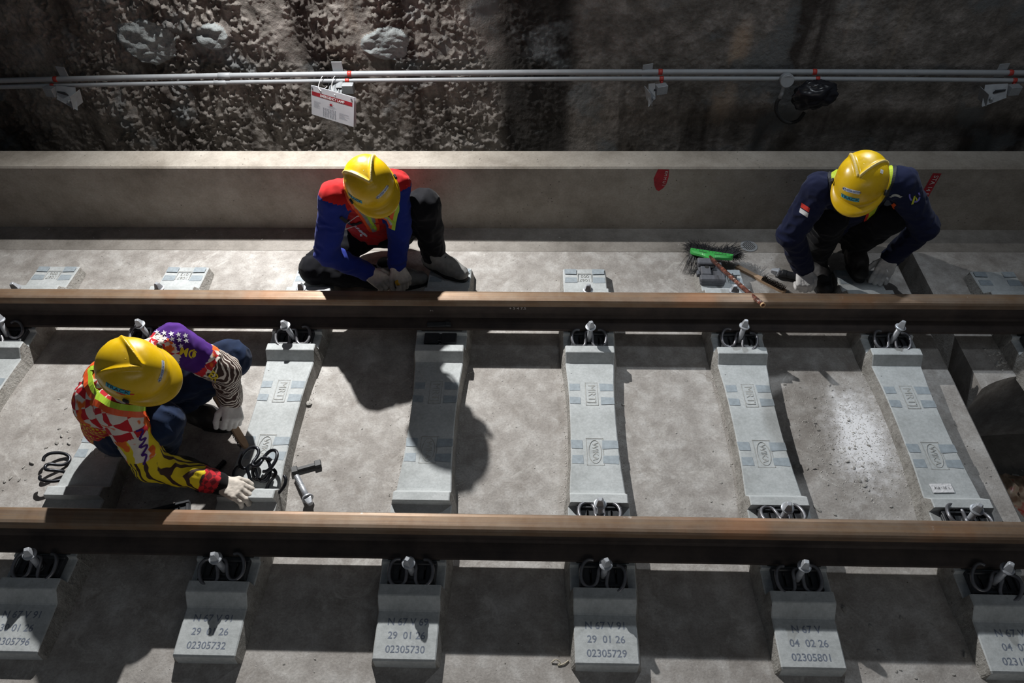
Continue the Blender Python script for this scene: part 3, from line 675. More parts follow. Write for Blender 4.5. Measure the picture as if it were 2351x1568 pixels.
# ---------------------------------------------------------------- loose parts between the rail and the parapet
t = thing('guide_plate', 'large dusty grey guide plate lying upside down under the broom handle', 'guide plate', (.888, .925, .0525), (.06, .02, -.03))
mb = MB()
mb.box((0, 0, .014), (.120, .150, .022), bev=.004); mb.box((-.02, .055, .036), (.09, .044, .030), bev=.005); mb.box((-.028, .0, .030), (.05, .060, .018), bev=.004)
mb.box((0, -.052, .030), (.125, .040, .026), bev=.006); mb.box((.058, -.02, .026), (.020, .035, .02), bev=.003); mb.box((-.066, -.01, .020), (.014, .03, .022), bev=.002)
mb.build('plate_body', M_greyp, t)
mb = MB(); mb.lathe([(.0, .0602-.021), (.012, .0602-.021)], 20, Matrix.Translation((-.022, .022, .0)), cap=False); mb.box((.005, .022, .0392), (.02, .012, .0006)); mb.build('keyhole', M_rubber, t)
mb = MB(); mb.box((0, 0, .008), (.030, .020, .016), bev=.002); mb.box((-.009, 0, .018), (.006, .022, .008)); o = mb.build('small_clip', M_blackp); o.location = (1.000, .905, .0535); o.rotation_euler = (0, 0, -.25)
tag(o, 'small black plastic clip on the sleeper right of the broom handle', 'clip')
# broom
t = thing('broom', 'green-headed broom with black bristles resting on the rail', 'broom', (.905, 1.03, .05))
a = V((.806, 1.085, .075)); b_ = V((1.006, 1.010, .098)); ax = (b_-a); nb = 26; mb = MB(); ring = []
upv = V((.10, .25, .96)).normalized(); sd = ax.normalized().cross(upv).normalized(); upv = sd.cross(ax.normalized())
if upv.z < 0: upv = -upv
if sd.y > 0: sd = -sd
vs = []; 
for i in range(nb+1):
    u = i/nb; c = a+ax*u; w_ = .030*(1-abs(2*u-1)**2.6)**.5+.004; h_ = .026
    bulge = .024*math.exp(-((u-.5)/.12)**2)
    for (p, q) in ((-.012, -.5), (-.012, .5), (w_*.75, .5), (w_+bulge, .15), (w_+bulge, -.25), (w_*.7, -.5)):
        vs.append(tuple(c+sd*p+upv*(q*h_)))
F = []
for i in range(nb):
    for j in range(6): F.append((i*6+j, i*6+(j+1) % 6, (i+1)*6+(j+1) % 6, (i+1)*6+j))
F += [tuple(range(6))[::-1], tuple(nb*6+j for j in range(6))]
mb.add(vs, F); M_green = plain('green_plastic', srgb(64, 168, 80), .38, 0, .1, 25)
worldpart(mb.build('broom_head', M_green, None, False), t)
mb = MB()
for i in range(12):
    c = a+ax*((i+.8)/13)+sd*.0+upv*.0133; mb.lathe([(.0, .0), (.0032, 0)], 8, Matrix.Translation(c) @ upv.to_track_quat('Z', 'Y').to_matrix().to_4x4(), cap=False)
mb.tube([a+ax*.22+sd*.016+upv*.0134, a+ax*.42+sd*.022+upv*.0134], .0016, 6); mb.tube([a+ax*.58+sd*.022+upv*.0134, a+ax*.86+sd*.014+upv*.0134], .0016, 6)
worldpart(mb.build('slots_and_holes', M_rubber), t)
rnd = random.Random(11); mb = MB()
for i in range(2300):
    u = rnd.random(); c = a+ax*(u*.96+.02)+upv*rnd.uniform(-.010, .008)-sd*.004
    dr = (-sd*1.0+ax.normalized()*((u-.5)*1.0+rnd.gauss(0, .25))+V((0, 0, rnd.gauss(.0, .25)))).normalized(); L = rnd.uniform(.05, .105)*(1+.2*math.sin(u*9))
    p1 = c+dr*L*.5+V((0, 0, .004)); p2 = c+dr*L+V((rnd.gauss(0, .006), 0, -.02)); p2.z = max(p2.z, .0); p1.z = max(p1.z, .02)
    mb.tube([c, p1, p2], [.0017, .0015, .0006], 3, False)
for i in range(120):
    c = a+ax*rnd.uniform(.0, .35); dr = V((-.25+rnd.gauss(0, .25), -.75+rnd.gauss(0, .2), 0)).normalized(); L = rnd.uniform(.05, .10)
    p1 = c+dr*L*.5+V((0, 0, -.03)); p2 = c+dr*L; p2.z = -.006; mb.tube([c, p1, p2], [.0009, .0008, .0003], 3, False)
M_hair = plain('black_bristle', (.03, .03, .034), .45, 0, .3, 40)
o = worldpart(mb.build('bristles', M_hair), t); o['kind'] = 'stuff'
hp0 = a+ax*.5+sd*.040+upv*.0; hp1 = V((1.012, .500, .2715))
mb = MB(); mb.tube([hp0.lerp(hp1, k/12)+V((0, 0, -.004*math.sin(k/12*math.pi))) for k in range(13)], .0105, 16)
tt = NT('printed_handle_film'); n_ = tt.noise(34, 5, .7); M_hand = tt.done(tt.mix(tt.ramp(tt.noise(60, 4, .7), [(.58, 0.0), (.64, .8)]), tt.ramp(n_, [(.35, srgb(52, 30, 26)), (.5, srgb(80, 48, 40)), (.68, srgb(150, 86, 66))]), srgb(206, 186, 172)), .35)
worldpart(mb.build('broom_handle', M_hand, None, True), t)
mb = MB(); d_ = (hp1-hp0).normalized(); T = Matrix.Translation(hp1) @ d_.to_track_quat('Z', 'Y').to_matrix().to_4x4(); mb.lathe([(.0098, -.001), (.0112, 0), (.0116, .008), (.0098, .010), (.0075, .006), (.0070, -.001)], 18, T, cap=False)
worldpart(mb.build('handle_end', plain('torn_film', srgb(196, 160, 120), .5, 0, .3, 200), None, True), t)
# wire brushes
def brush_parts():
    mb = MB(); out = [(-.150, .009), (-.145, .012), (-.09, .0115), (-.05, .0105), (-.02, .0130), (.0, .0150), (.10, .0150), (.125, .0115), (.134, .005)]
    poly = [(x, w_) for x, w_ in out]+[(x, -w_) for x, w_ in out[::-1]]; mb.prism(poly, 0, .014)
    br = MB(); rn = random.Random(4)
    for i in range(21):
        for j in range(6):
            x = .002+i*.0060; y = -.0125+j*.005
            if abs(y) > .0105 and i > 18: continue
            br.tube([(x, y, .013), (x+rn.gauss(.002, .001), y+rn.gauss(0, .001), .030), (x+rn.gauss(.005, .002), y+rn.gauss(0, .002), .036)], [.0018, .0015, .0007], 4, False)
    return mb, br
wbm, wbb = brush_parts(); wm1 = wbm.mesh('wooden_handle'); wm2 = wbb.mesh('wire_bristles'); wm1.materials.append(M_wood); wm2.materials.append(M_bristle)
t = thing('wire_brush', 'wooden wire brush lying bristles up beside the right-hand worker', 'brush', (1.165, .955, -.0095), (0, 0, math.atan2(-.148, .166)))
link('wooden_handle', wm1, None, t); o = link('wire_bristles', wm2, None, t); o['kind'] = 'stuff'
# screw with black sleeve lying down
t = stamp(SCREW, 'sleeper_screw', 'zinc sleeper screw with a dark sleeve, lying flat beside the wire brush', 'screw', (1.345, .958, .0138), (0, 0, 0), 'loose sleeper screws')
t.rotation_euler = (math.pi/2, 0, math.atan2(.962-1.0, 1.36-1.24)+math.pi/2+math.pi)
t.rotation_euler = (V((-.94, .30, .05))).to_track_quat('Z', 'Y').to_euler()
mb = MB(); mb.lathe([(.015, .0), (.018, .004), (.0185, .060), (.0200, .062), (.0200, .082), (.0165, .086)], 22); mb.build('plastic_sleeve', M_blackp, t, False)['label'] = 'dark grey plastic sleeve round the shank'

# ---------------------------------------------------------------- loose parts beside the patterned worker
def flatclamp(loc, eul, label, pr=CLAMPB):
    return stamp(pr, 'spring_clamp', label, 'rail clamp', loc, eul, 'loose black spring clamps')
flatclamp((-1.985, -.232, -.002), (.12, .10, 1.9), 'black spring clamp lying alone on the slab near the left edge')
flatclamp((-1.115, -.270, .060), (.10, -.25, .25), 'black spring clamp at the left of the heap by the gloved hand')
flatclamp((-1.090, -.235, .092), (-.35, .15, 2.9), 'black spring clamp on top of the heap by the gloved hand')
flatclamp((-1.040, -.285, .066), (.30, .25, -.75), 'black spring clamp at the right of the heap by the gloved hand')
mb = MB(); L = .048
for sx in (-1, 1): mb.box((sx*L, 0, .012), (.026, .030, .018), bev=.002)
mb.box((0, 0, .010), (.080, .016, .014), bev=.002)
o = mb.build('insulator_bar', M_greyp if False else plain('charcoal_plastic', (.045, .048, .052), .5), None); o.location = (-.937, -.198, -.0095); o.rotation_euler = (0, 0, .34)
tag(o, 'charcoal dumbbell-shaped plastic bar on the slab right of the third sleeper', 'insulator')
t = stamp(LSCREW, 'sleeper_screw', 'long threaded zinc screw lying on the slab right of the third sleeper', 'screw', (-.968, -.243, .0035), (0, 0, 0), 'loose sleeper screws')
t.rotation_euler = V((.100, -.150, .018)).to_track_quat('Z', 'Y').to_euler()
t = stamp([('screw_head', LSCREW[0][1], M_blackp, False), ('threaded_shank', LSCREW[1][1], M_blackp, True)], 'sleeper_screw', 'dark threaded screw lying in the shade of the patterned worker', 'screw', (-1.285, -.175, .0035), (0, 0, 0), 'loose sleeper screws')
dkh = LSCREW[0][1].copy(); dks = LSCREW[1][1].copy(); dkh.materials.clear(); dks.materials.clear(); dkh.materials.append(M_clamp); dks.materials.append(M_clamp)
for c in t.children: c.data = dkh if c.name.startswith('screw_head') else dks
t.rotation_euler = V((-.07, -.15, .012)).to_track_quat('Z', 'Y').to_euler()
t = stamp(PLATE, 'guide_plate', 'black guide plate lying in the shade of the patterned worker by the near rail', 'guide plate', (-1.44, -.43, -.009), (0, 0, .3), 'rail guide plates')
# white tag on the seventh sleeper
t = thing('paper_tag', 'white paper tag written + 32 - 816 on the seventh sleeper', 'tag', (1.596, -.290, .0572), (0, 0, .03))
mb = MB(); rr = random.Random(2); nx, ny = 12, 6
mb.add([(-.042+.084*i/nx+.0015*rr.uniform(-1, 1), -.022+.040*j/ny, .0012+.0022*max(0, mnoise.noise(V((i*.7, j*.9, 3))))) for j in range(ny+1) for i in range(nx+1)], [(j*(nx+1)+i, j*(nx+1)+i+1, (j+1)*(nx+1)+i+1, (j+1)*(nx+1)+i) for j in range(ny) for i in range(nx)])
mb.build('paper', M_white, t); mb = MB(); put_text(mb, '+ 32 - 816', .0145, (0, -.002, .0042), (-1, .02, 0), (0, -1, 0)); mb.build('handwriting', M_ink, t)

# ---------------------------------------------------------------- chips and stones: each its own small mesh
CHIPM = []
for i in range(7):
    rn = random.Random(40+i); mb = MB(); m_, n_ = 5, 7
    ax_ = (1, rn.uniform(.45, .9), rn.uniform(.25, .55))
    vs = [(0, 0, ax_[2])]
    for a_ in range(1, m_):
        for b in range(n_):
            th = math.pi*a_/m_; ph = 2*math.pi*(b+.3*a_)/n_; r = rn.uniform(.75, 1.15)
            vs.append((ax_[0]*r*math.sin(th)*math.cos(ph), ax_[1]*r*math.sin(th)*math.sin(ph), ax_[2]*math.cos(th)))
    vs.append((0, 0, -ax_[2])); F = [(0, 1+b, 1+(b+1) % n_) for b in range(n_)]
    for a_ in range(m_-2):
        for b in range(n_): F.append((1+a_*n_+b, 1+(a_+1)*n_+b, 1+(a_+1)*n_+(b+1) % n_, 1+a_*n_+(b+1) % n_))
    F += [(len(vs)-1, 1+(m_-2)*n_+(b+1) % n_, 1+(m_-2)*n_+b) for b in range(n_)]
    mb.add(vs, F); me = mb.mesh('chip'); me.materials.append(M_chip); CHIPM.append(me)
rn = random.Random(77)
def chip(x, y, s, label, group, z=-.010, cat='concrete chip', sh=None):
    o = bpy.data.objects.new('concrete_chip', CHIPM[rn.randrange(7)]); COL.objects.link(o)
    sz = s*(sh or .55); o.scale = (s, s*rn.uniform(.7, 1.1), sz); o.rotation_euler = (rn.uniform(-.15, .15), rn.uniform(-.15, .15), rn.uniform(0, 6.28)); o.location = (x, y, z+sz*.42)
    return tag(o, label, cat, group)
chip(-1.002, .136, .019, 'round lump of concrete against the right side of the third sleeper', 'larger concrete lumps', sh=.9)
chip(1.085, -.158, .015, 'pale stone against the right side of the sixth sleeper', 'larger concrete lumps', sh=.9)
chip(.397, .152, .010, 'small pale stone right of the fifth sleeper', 'larger concrete lumps')
chip(1.120, -.350, .022, 'flat pale flake just behind the near rail right of the sixth sleeper', 'larger concrete lumps', sh=.3)
chip(1.115, -.755, .016, 'lump of concrete on the shaded slab right of the near end of the sixth sleeper', 'larger concrete lumps', sh=.8)
chip(1.480, -.905, .013, 'dark-sided stone near the near end of the seventh sleeper', 'larger concrete lumps', sh=.8)
chip(.168, .118, .012, 'broken stone against the left side of the fifth sleeper', 'larger concrete lumps', sh=.9)
BAYS = [(-2.18, -1.98, -.33, .25, 16, 'on the slab left of the patterned worker', .009), (-.93, -.56, -.4, .25, 10, 'on the slab between the third and fourth sleepers', .0045), (-.26, .10, -.42, .3, 16, 'on the slab between the fourth and fifth sleepers', .0045),
        (.43, .78, -.42, .3, 16, 'on the slab between the fifth and sixth sleepers', .005), (1.12, 1.42, -.42, .3, 48, 'around the white powder between the sixth and seventh sleepers', .0085), (1.76, 1.87, -.4, .3, 8, 'on the bare slab edge right of the seventh sleeper', .005),
        (-1.0, -.6, -1.02, -.93, 4, 'at the bottom between the third and fourth sleeper ends', .005), (1.12, 1.42, -1.0, -.75, 12, 'right of the sixth sleeper end near the bottom', .008), (-2.9, -1.2, 1.21, 1.36, 14, 'in the gutter at the left', .008), (-.3, 1.0, 1.21, 1.36, 9, 'in the gutter in the middle', .005),
        (-2.4, -2.0, .75, 1.12, 6, 'on the slab behind the far rail at the left', .006), (-.2, .15, .72, 1.1, 5, 'on the slab behind the far rail in the middle', .004)]
for x0, x1, y0, y1, n_, where, s in BAYS:
    for i in range(n_): chip(rn.uniform(x0, x1), rn.uniform(y0, y1), s*rn.uniform(.45, 1.15), 'small concrete chip scattered '+where, 'chips '+where, z=-.020 if y0 > 1.19 else -.010)
for x, y, s in ((-2.105, -.19, .015), (-2.067, -.01, .009), (-2.04, -.05, .012), (-2.045, -.085, .013), (-1.99, -.09, .012), (-2.16, -.262, .010), (-2.12, -.27, .010)):
    chip(x, y, s, 'larger dark-sided concrete flake left of the patterned worker', 'flakes left of the patterned worker', sh=.7)
for x, y in ((1.322, -.222), (1.349, -.214), (1.335, -.245)): chip(x, y, .012, 'pale square flake in the little cluster right of the powder', 'flakes right of the powder', sh=.45)
# rubble on the next slab and in the pit: nobody could count it
mb = MB(); rn2 = random.Random(9)
for i in range(420):
    if i < 300: x, y, z, s = rn2.uniform(2.10, 2.75), rn2.uniform(.37, .50), -.012, rn2.uniform(.003, .010)
    else: x, y, z, s = rn2.uniform(1.93, 2.9), rn2.uniform(-1.0, .2), -.50, rn2.uniform(.005, .028)
    src = CHIPM[rn2.randrange(7)]; R = Matrix.Rotation(rn2.uniform(0, 6.3), 3, 'Z'); mb.add([tuple(R @ (v.co*s)+V((x, y, z+s*.25))) for v in src.vertices], [tuple(p.vertices) for p in src.polygons])
tag(mb.build('rubble', M_chip), 'fine concrete rubble scattered beyond the slab gap', 'rubble', None, 'stuff')
# dark timber edge and plastic wrapper down in the gap
mb = MB(); mb.box((2.06, -.33, -.40), (.20, .30, .20), R=Matrix.Rotation(.3, 3, 'Z'), bev=.01); tag(mb.build('concrete_block', M_floor2), 'dark broken concrete block down in the gap at the right edge', 'concrete block')
P_ = []; nx, ny = 14, 10
for j in range(ny+1):
    for i in range(nx+1):
        x = 2.17+.24*i/nx; y = -.12+.22*j/ny; P_.append((x+.02*mnoise.noise(V((i*.5, j*.5, 1))), y, -.47+.06*abs(mnoise.noise(V((i*.33, j*.4, 5))))+.015*mnoise.noise(V((i*1.1, j*1.3, 2)))))
mb = MB(); mb.add(P_, [(j*(nx+1)+i, j*(nx+1)+i+1, (j+1)*(nx+1)+i+1, (j+1)*(nx+1)+i) for j in range(ny) for i in range(nx)])
t_ = NT('brown_wrapper'); Mw = t_.done(t_.ramp(t_.noise(9, 3), [(.4, srgb(110, 84, 66)), (.52, srgb(170, 150, 128)), (.62, srgb(160, 62, 54))]), .3)
tag(mb.build('plastic_wrapper', Mw, None, True), 'crumpled brown and red plastic wrapper in the gap at the right edge', 'wrapper')
mb = MB(); mb.tube(catmull([(.070, -.958, -.007), (.085, -.950, .0), (.100, -.958, -.005), (.092, -.967, -.007), (.112, -.962, -.006), (.128, -.950, -.007)], 6), .0022, 6)
tag(mb.build('string_scrap', plain('pale_string', srgb(196, 188, 168), .8), None, True), 'pale twisted scrap of string on the slab left of the fifth sleeper end', 'string')

# fine grit lying on the slab and against the sleeper sides: one uncountable spread
rn3 = random.Random(21); gv_, gf_ = [], []
def grain(x, y, s, z=-.010):
    b_ = len(gv_); q = [rn3.uniform(.6, 1.2)*s for _ in range(5)]; a0 = rn3.uniform(0, 6)
    for i in range(4): gv_.append((x+q[i]*math.cos(a0+i*1.57), y+q[i]*math.sin(a0+i*1.57), z+.0002))
    gv_.append((x+s*.2, y, z+q[4]*.8)); gf_.extend([(b_+i, b_+(i+1) % 4, b_+4) for i in range(4)])
for k in range(-2, 5):
    for sd_ in (-1, 1):
        for i in range(110):
            y = rn3.uniform(-.34, .34); hw = .109+.02*(abs(y)/.34)**3; grain(SX(k)+sd_*(hw+abs(rn3.gauss(0, .010))), y, rn3.uniform(.0012, .0042))
for i in range(2200):
    x = rn3.uniform(-2.4, 1.88); y = rn3.uniform(-1.05, 1.15)
    if min(abs(x-SX(k)) for k in range(-2, 5)) < .125: continue
    grain(x, y, rn3.uniform(.0007, .0026))
for i in range(1500):
    x = rn3.gauss(1.36, .12); y = rn3.gauss(0, .16)
    if abs(x-SX(3)) < .125 or abs(x-SX(4)) < .125 or abs(y) > .38: continue
    grain(x, y, rn3.uniform(.0010, .0038))
mb = MB(); mb.add(gv_, gf_); tag(mb.build('grit', M_chip), 'fine grey grit scattered over the slab', 'grit', None, 'stuff')
# ================================================================ people
class Field:
    """signed distance grid with smooth unions; meshed with surface nets"""
    def __init__(s, lo, hi, h):
        s.lo = np.array(lo, dtype=np.float32); s.h = h; s.n = (np.ceil((np.array(hi)-s.lo)/h)).astype(int)+1
        s.ax = [s.lo[i]+h*np.arange(s.n[i], dtype=np.float32) for i in range(3)]
        s.D = np.full(s.n, .08, dtype=np.float32); s.R = np.full(s.n, 1, dtype=np.float32); s.L = np.zeros(s.n, dtype=np.int8)
    def _sub(s, lo, hi):
        a = np.clip(np.floor((np.array(lo)-s.lo)/s.h).astype(int), 0, s.n-1); b = np.clip(np.ceil((np.array(hi)-s.lo)/s.h).astype(int)+1, 1, s.n)
        sl = tuple(slice(a[i], b[i]) for i in range(3)); P = np.stack(np.meshgrid(*[s.ax[i][sl[i]] for i in range(3)], indexing='ij'), -1); return sl, P
    def _merge(s, sl, d, k, lab):
        D = s.D[sl]; hh = np.maximum(k-np.abs(D-d), 0)/k; s.D[sl] = np.minimum(D, d)-hh*hh*k*.25
        m = d < s.R[sl]; s.R[sl] = np.where(m, d, s.R[sl]); s.L[sl] = np.where(m, lab, s.L[sl])
    def cone(s, a, b, ra, rb, k=.02, lab=0, sq=None):
        a = np.array(a, dtype=np.float32); b = np.array(b, dtype=np.float32); m = max(ra, rb)+.05
        if np.any(np.maximum(a, b)+m < s.lo): return s
        sl, P = s._sub(np.minimum(a, b)-m, np.maximum(a, b)+m); q = P-a; ba = b-a
        if sq is not None:
            n = np.array(sq[0], dtype=np.float32); n /= np.linalg.norm(n); f = 1/sq[1]-1
            q = q+n*(q@n)[..., None]*f; ba = ba+n*(ba@n)*f
        t = np.clip((q@ba)/max(1e-9, ba@ba), 0, 1); d = np.linalg.norm(q-t[..., None]*ba, axis=-1)-(ra+t*(rb-ra))
        if sq is not None: d = d*min(1, sq[1]+.15)
        s._merge(sl, d, k, lab); return s
    def ell(s, c, r, F=None, k=.02, lab=0):
        c = np.array(c, dtype=np.float32); r = np.array(r, dtype=np.float32); m = r.max()+.04; sl, P = s._sub(c-m, c+m); q = P-c
        if F is not None: q = q@np.array(F, dtype=np.float32).T
        k0 = np.linalg.norm(q/r, axis=-1); k1 = np.linalg.norm(q/(r*r), axis=-1)+1e-6; s._merge(sl, k0*(k0-1)/k1, k, lab); return s
    def cut(s, c, n):                                   # remove everything on the side n points to
        P = np.stack(np.meshgrid(*s.ax, indexing='ij'), -1); n = np.array(n, dtype=np.float32); n /= np.linalg.norm(n)
        s.D = np.maximum(s.D, (P-np.array(c, dtype=np.float32))@n); return s
    def floor(s, z): s.D = np.maximum(s.D, z-s.ax[2][None, None, :]); return s
    def folds(s, amp, freq, seed=0, stretch=(1, 1, 1)):
        band = np.abs(s.D) < .03; I = np.argwhere(band)
        if not len(I): return s
        P = s.lo+I*s.h; W = (fbm(P*freq*.5+seed+5, 2)-.5)*1.4; Q = P*freq*np.array(stretch)+W[:, None]
        v = 1-np.abs(fbm(Q+seed, 2)*2-1)*2.2
        s.D[band] += (-amp*v).astype(np.float32); return s
    def mesh(s, name):
        D = s.D; nx, ny, nz = D.shape; S = D < 0
        c = [(i, j, k) for i in (0, 1) for j in (0, 1) for k in (0, 1)]
        cs = lambda A, o: A[o[0]:nx-1+o[0], o[1]:ny-1+o[1], o[2]:nz-1+o[2]]
        cnt = sum(cs(S, o).astype(np.int8) for o in c); act = (cnt > 0) & (cnt < 8); I = np.argwhere(act); idx = -np.ones(act.shape, dtype=np.int64); idx[act] = np.arange(len(I))
        acc = np.zeros((len(I), 3)); num = np.zeros(len(I))
        for o in c:
            for a in range(3):
                if o[a]: continue
                p = list(o); p[a] = 1; d0 = D[I[:, 0]+o[0], I[:, 1]+o[1], I[:, 2]+o[2]]; d1 = D[I[:, 0]+p[0], I[:, 1]+p[1], I[:, 2]+p[2]]
                m = (d0 < 0) != (d1 < 0); t = np.where(m, d0/np.where(m, d0-d1, 1), 0); q = np.array(o, dtype=float)[None].repeat(len(I), 0); q[:, a] += t
                acc[m] += q[m]; num[m] += 1
        vs = s.lo+(I+acc/num[:, None])*s.h; F = []
        for a in range(3):
            b, cc = (a+1) % 3, (a+2) % 3; A = np.moveaxis(S, (a, b, cc), (0, 1, 2)); X = np.moveaxis(idx, (a, b, cc), (0, 1, 2))
            e0 = A[:-1, 1:-1, 1:-1]; e1 = A[1:, 1:-1, 1:-1]; E = np.argwhere(e0 != e1); fl = e0[tuple(E.T)]; i, j, k = E[:, 0], E[:, 1]+1, E[:, 2]+1
            q = np.stack([X[i, j-1, k-1], X[i, j, k-1], X[i, j, k], X[i, j-1, k]], -1); q[~fl] = q[~fl][:, ::-1]; F.append(q)
        F = np.concatenate(F); F = F[(F >= 0).all(1)]
        me = bpy.data.meshes.new(name); me.vertices.add(len(vs)); me.vertices.foreach_set('co', vs.astype(np.float32).ravel()); me.loops.add(F.size); me.loops.foreach_set('vertex_index', F.ravel().astype(np.int32))
        me.polygons.add(len(F)); me.polygons.foreach_set('loop_start', np.arange(0, F.size, 4)); me.polygons.foreach_set('loop_total', np.full(len(F), 4)); me.update(); me.polygons.foreach_set('use_smooth', [True]*len(F))
        ctr = vs[F].mean(1); g = np.clip(np.round((ctr-s.lo)/s.h).astype(int), 0, s.n-1); s.flab = s.L[g[:, 0], g[:, 1], g[:, 2]]; s.fctr = ctr; s.fv = (vs, F); return me
def bvh_of(o): 
    me = o.data; return BVHTree.FromPolygons([v.co[:] for v in me.vertices], [tuple(p.vertices) for p in me.polygons])

M_skin = plain('skin', srgb(150, 106, 84), .55, 0, .06, 30); M_hairb = plain('dark_hair', (.012, .010, .010), .6)
M_glove = plain('knit_glove', srgb(234, 232, 230), .95, 0, .10, 45, .25, .1)
M_gloved = plain('dirty_knit_glove', srgb(206, 198, 188), .95, 0, .22, 28, .25, .1)
M_trim = plain('yellow_cuff_edge', srgb(226, 170, 60), .8)
M_eye = plain('eye_white', srgb(220, 214, 208), .3); M_iris = plain('iris', (.03, .018, .012), .2)
def helmet_mat():
    t = NT('yellow_helmet'); c = t.ramp(t.noise(5, 4), [(.35, srgb(214, 172, 14)), (.65, srgb(230, 190, 22))])
    c = t.mix(t.ramp(t.noise(26, 6, .75), [(.60, 0.0), (.74, .5)]), c, srgb(150, 112, 30)); return t.done(c, t.ramp(t.noise(20, 5), [(.4, .24), (.7, .5)]), 0, None, .5)
M_helm = helmet_mat(); M_worn = plain('worn_yellow', srgb(222, 196, 120), .5, 0, .12, 60); M_strap = plain('black_webbing', (.014, .014, .016), .7)
M_orange = plain('orange_tape', srgb(236, 92, 40), .5, 0, .06); M_lime = plain('lime_tape', srgb(178, 214, 60), .5, 0, .06); M_silver = plain('reflective_tape', srgb(176, 176, 170), .35, .4, .1, 80); M_tealt = plain('cyan_sticker', srgb(40, 168, 196), .5, 0, .06); M_bluei = plain('blue_ink', srgb(30, 90, 170), .5)
M_redsp = plain('red_spray', srgb(206, 52, 40), .6)
def helmet(root, org, fwd, up_hint, labels, worn=True, sticker=(0, 0), track=None, clipside=1, red=False):
    f = V(fwd).normalized(); l = V(up_hint).cross(f).normalized(); u = f.cross(l); T = Matrix.Translation(org) @ Matrix((f, l, u)).transposed().to_4x4()
    A, B, Hh = .113, .100, .120; n, m = 160, 70; V_ = []; rid = []
    def ridge(x, y):
        d = min(abs((y-(sg*(.005+(.048-x)*.58)))*.93) if x < .048 else 9 for sg in (-1, 1))
        if x > .048: d = math.hypot(x-.048, abs(y)-.005)
        fade = max(0, min(1, (x+.100)/.05)); return math.exp(-(d/.0072)**2)*fade, (1 if (x < .046 and abs(y) < .004+(.050-x)*.58 and x > -.09) else 0)
    for i in range(m+1):
        th = (math.pi/2)*i/m
        for j in range(n):
            ph = 2*math.pi*j/n; s_ = math.sin(th)**.86; x, y, z = A*s_*math.cos(ph), B*s_*math.sin(ph), Hh*math.cos(th)**.80
            rr, inn = ridge(x, y); k = (.0085*rr+.0022*inn)*min(1, z/.05); nv = V((x/A**2, y/B**2, z/Hh**2)).normalized(); V_.append(V((x, y, z))+nv*k); rid.append(rr if z > .03 else 0)
    # rim flange and peak
    for st in ((.30, -.002), (.7, -.005), (1.0, -.010), (1.02, -.013)):
        for j in range(n):
            ph = 2*math.pi*j/n; c = math.cos(ph); e = (.006+.034*max(0, c)**1.6)*st[0]; dz = st[1]*(1+1.4*max(0, c)**2); V_.append(V((A*c+e*c, (B+e*.85)*math.sin(ph), dz))); rid.append(0)
    F = []; mi = []
    for i in range(m+4):
        for j in range(n):
            F.append((i*n+j, i*n+(j+1) % n, (i+1)*n+(j+1) % n, (i+1)*n+j)); mi.append(1 if worn and min(rid[q] for q in F[-1]) > .42 else 0)
    mb = MB(); mb.add([tuple(T @ p) for p in V_], [ff[::-1] for ff in F]); o = mb.build('helmet_shell', [M_helm, M_worn], None, True); o.data.polygons.foreach_set('material_index', mi)
    sd = o.modifiers.new('s', 'SOLIDIFY'); sd.thickness = .0025; sd.offset = -1
    hz = bpy.data.objects.new('safety_helmet', None)
    worldpart(o, root); o['label'] = 'yellow hard hat with a raised V ridge'; bv = bvh_of(o)
    def decal(nm, mat, verts, faces, c, xd, yd, lift=.0010, label=None):
        """lay flat artwork (x,y) on the shell around helmet-frame direction c"""
        c = V(c); cn = c.normalized(); xd = V(xd); xd = (xd-cn*xd.dot(cn)).normalized(); yd = cn.cross(xd); out = []
        for (x, y) in verts:
            p = c+xd*x+yd*y; w0 = T @ (p+cn*.08); dr = -(T.to_3x3() @ cn); h = bv.ray_cast(w0, dr)
            out.append(tuple((h[0]+h[1]*lift*(1 if h[1].dot(dr) < 0 else -1)) if h[0] else (T @ p)))
        mb = MB(); mb.add(out, faces); od = mb.build(nm, mat); worldpart(od, o); od.parent = o; od.matrix_parent_inverse = Matrix(); od.location = -V(root.location)*0
        od.parent = o; od.matrix_parent_inverse = o.matrix_parent_inverse.inverted() @ o.matrix_parent_inverse
        if label: od['label'] = label
        return od
    def gridq(w_, h_, nx=12, ny=4): return [(-w_/2+w_*i/nx, -h_/2+h_*j/ny) for j in range(ny+1) for i in range(nx+1)], [(j*(nx+1)+i, j*(nx+1)+i+1, (j+1)*(nx+1)+i+1, (j+1)*(nx+1)+i) for j in range(ny) for i in range(nx)]
    for (nm, c, xd, mt, w_, h_, txt, sz, tm, lb) in labels:
        gv, gf = gridq(w_, h_); decal(nm, mt, gv, gf, c, xd, None, .0010)
        tv, tf = text_data(txt, sz, 0, .0002); decal('sticker_text', tm, [(p[0], p[1]) for p in tv], tf, c, xd, None, .0016, lb)
        if nm == 'brand_sticker':
            ring = []; fs = []
            for q in range(20): a_ = 2*math.pi*q/20; ring += [(-w_*.40+h_*.42*math.cos(a_), h_*.42*math.sin(a_)), (-w_*.40+h_*.33*math.cos(a_), h_*.33*math.sin(a_))]
            fs = [(2*q, 2*((q+1) % 20), 2*((q+1) % 20)+1, 2*q+1) for q in range(20)]; decal('ring_logo', M_ink, ring, fs, c, xd, None, .0017)
            ring = []
            for q in range(24): a_ = 2*math.pi*q/24; ring += [(-w_*.12+w_*.17*math.cos(a_), h_*.40*math.sin(a_)), (-w_*.12+w_*.155*math.cos(a_), h_*.33*math.sin(a_))]
            decal('oval_logo', M_bluei, ring, [(2*q, 2*((q+1) % 24), 2*((q+1) % 24)+1, 2*q+1) for q in range(24)], c, xd, None, .0017)
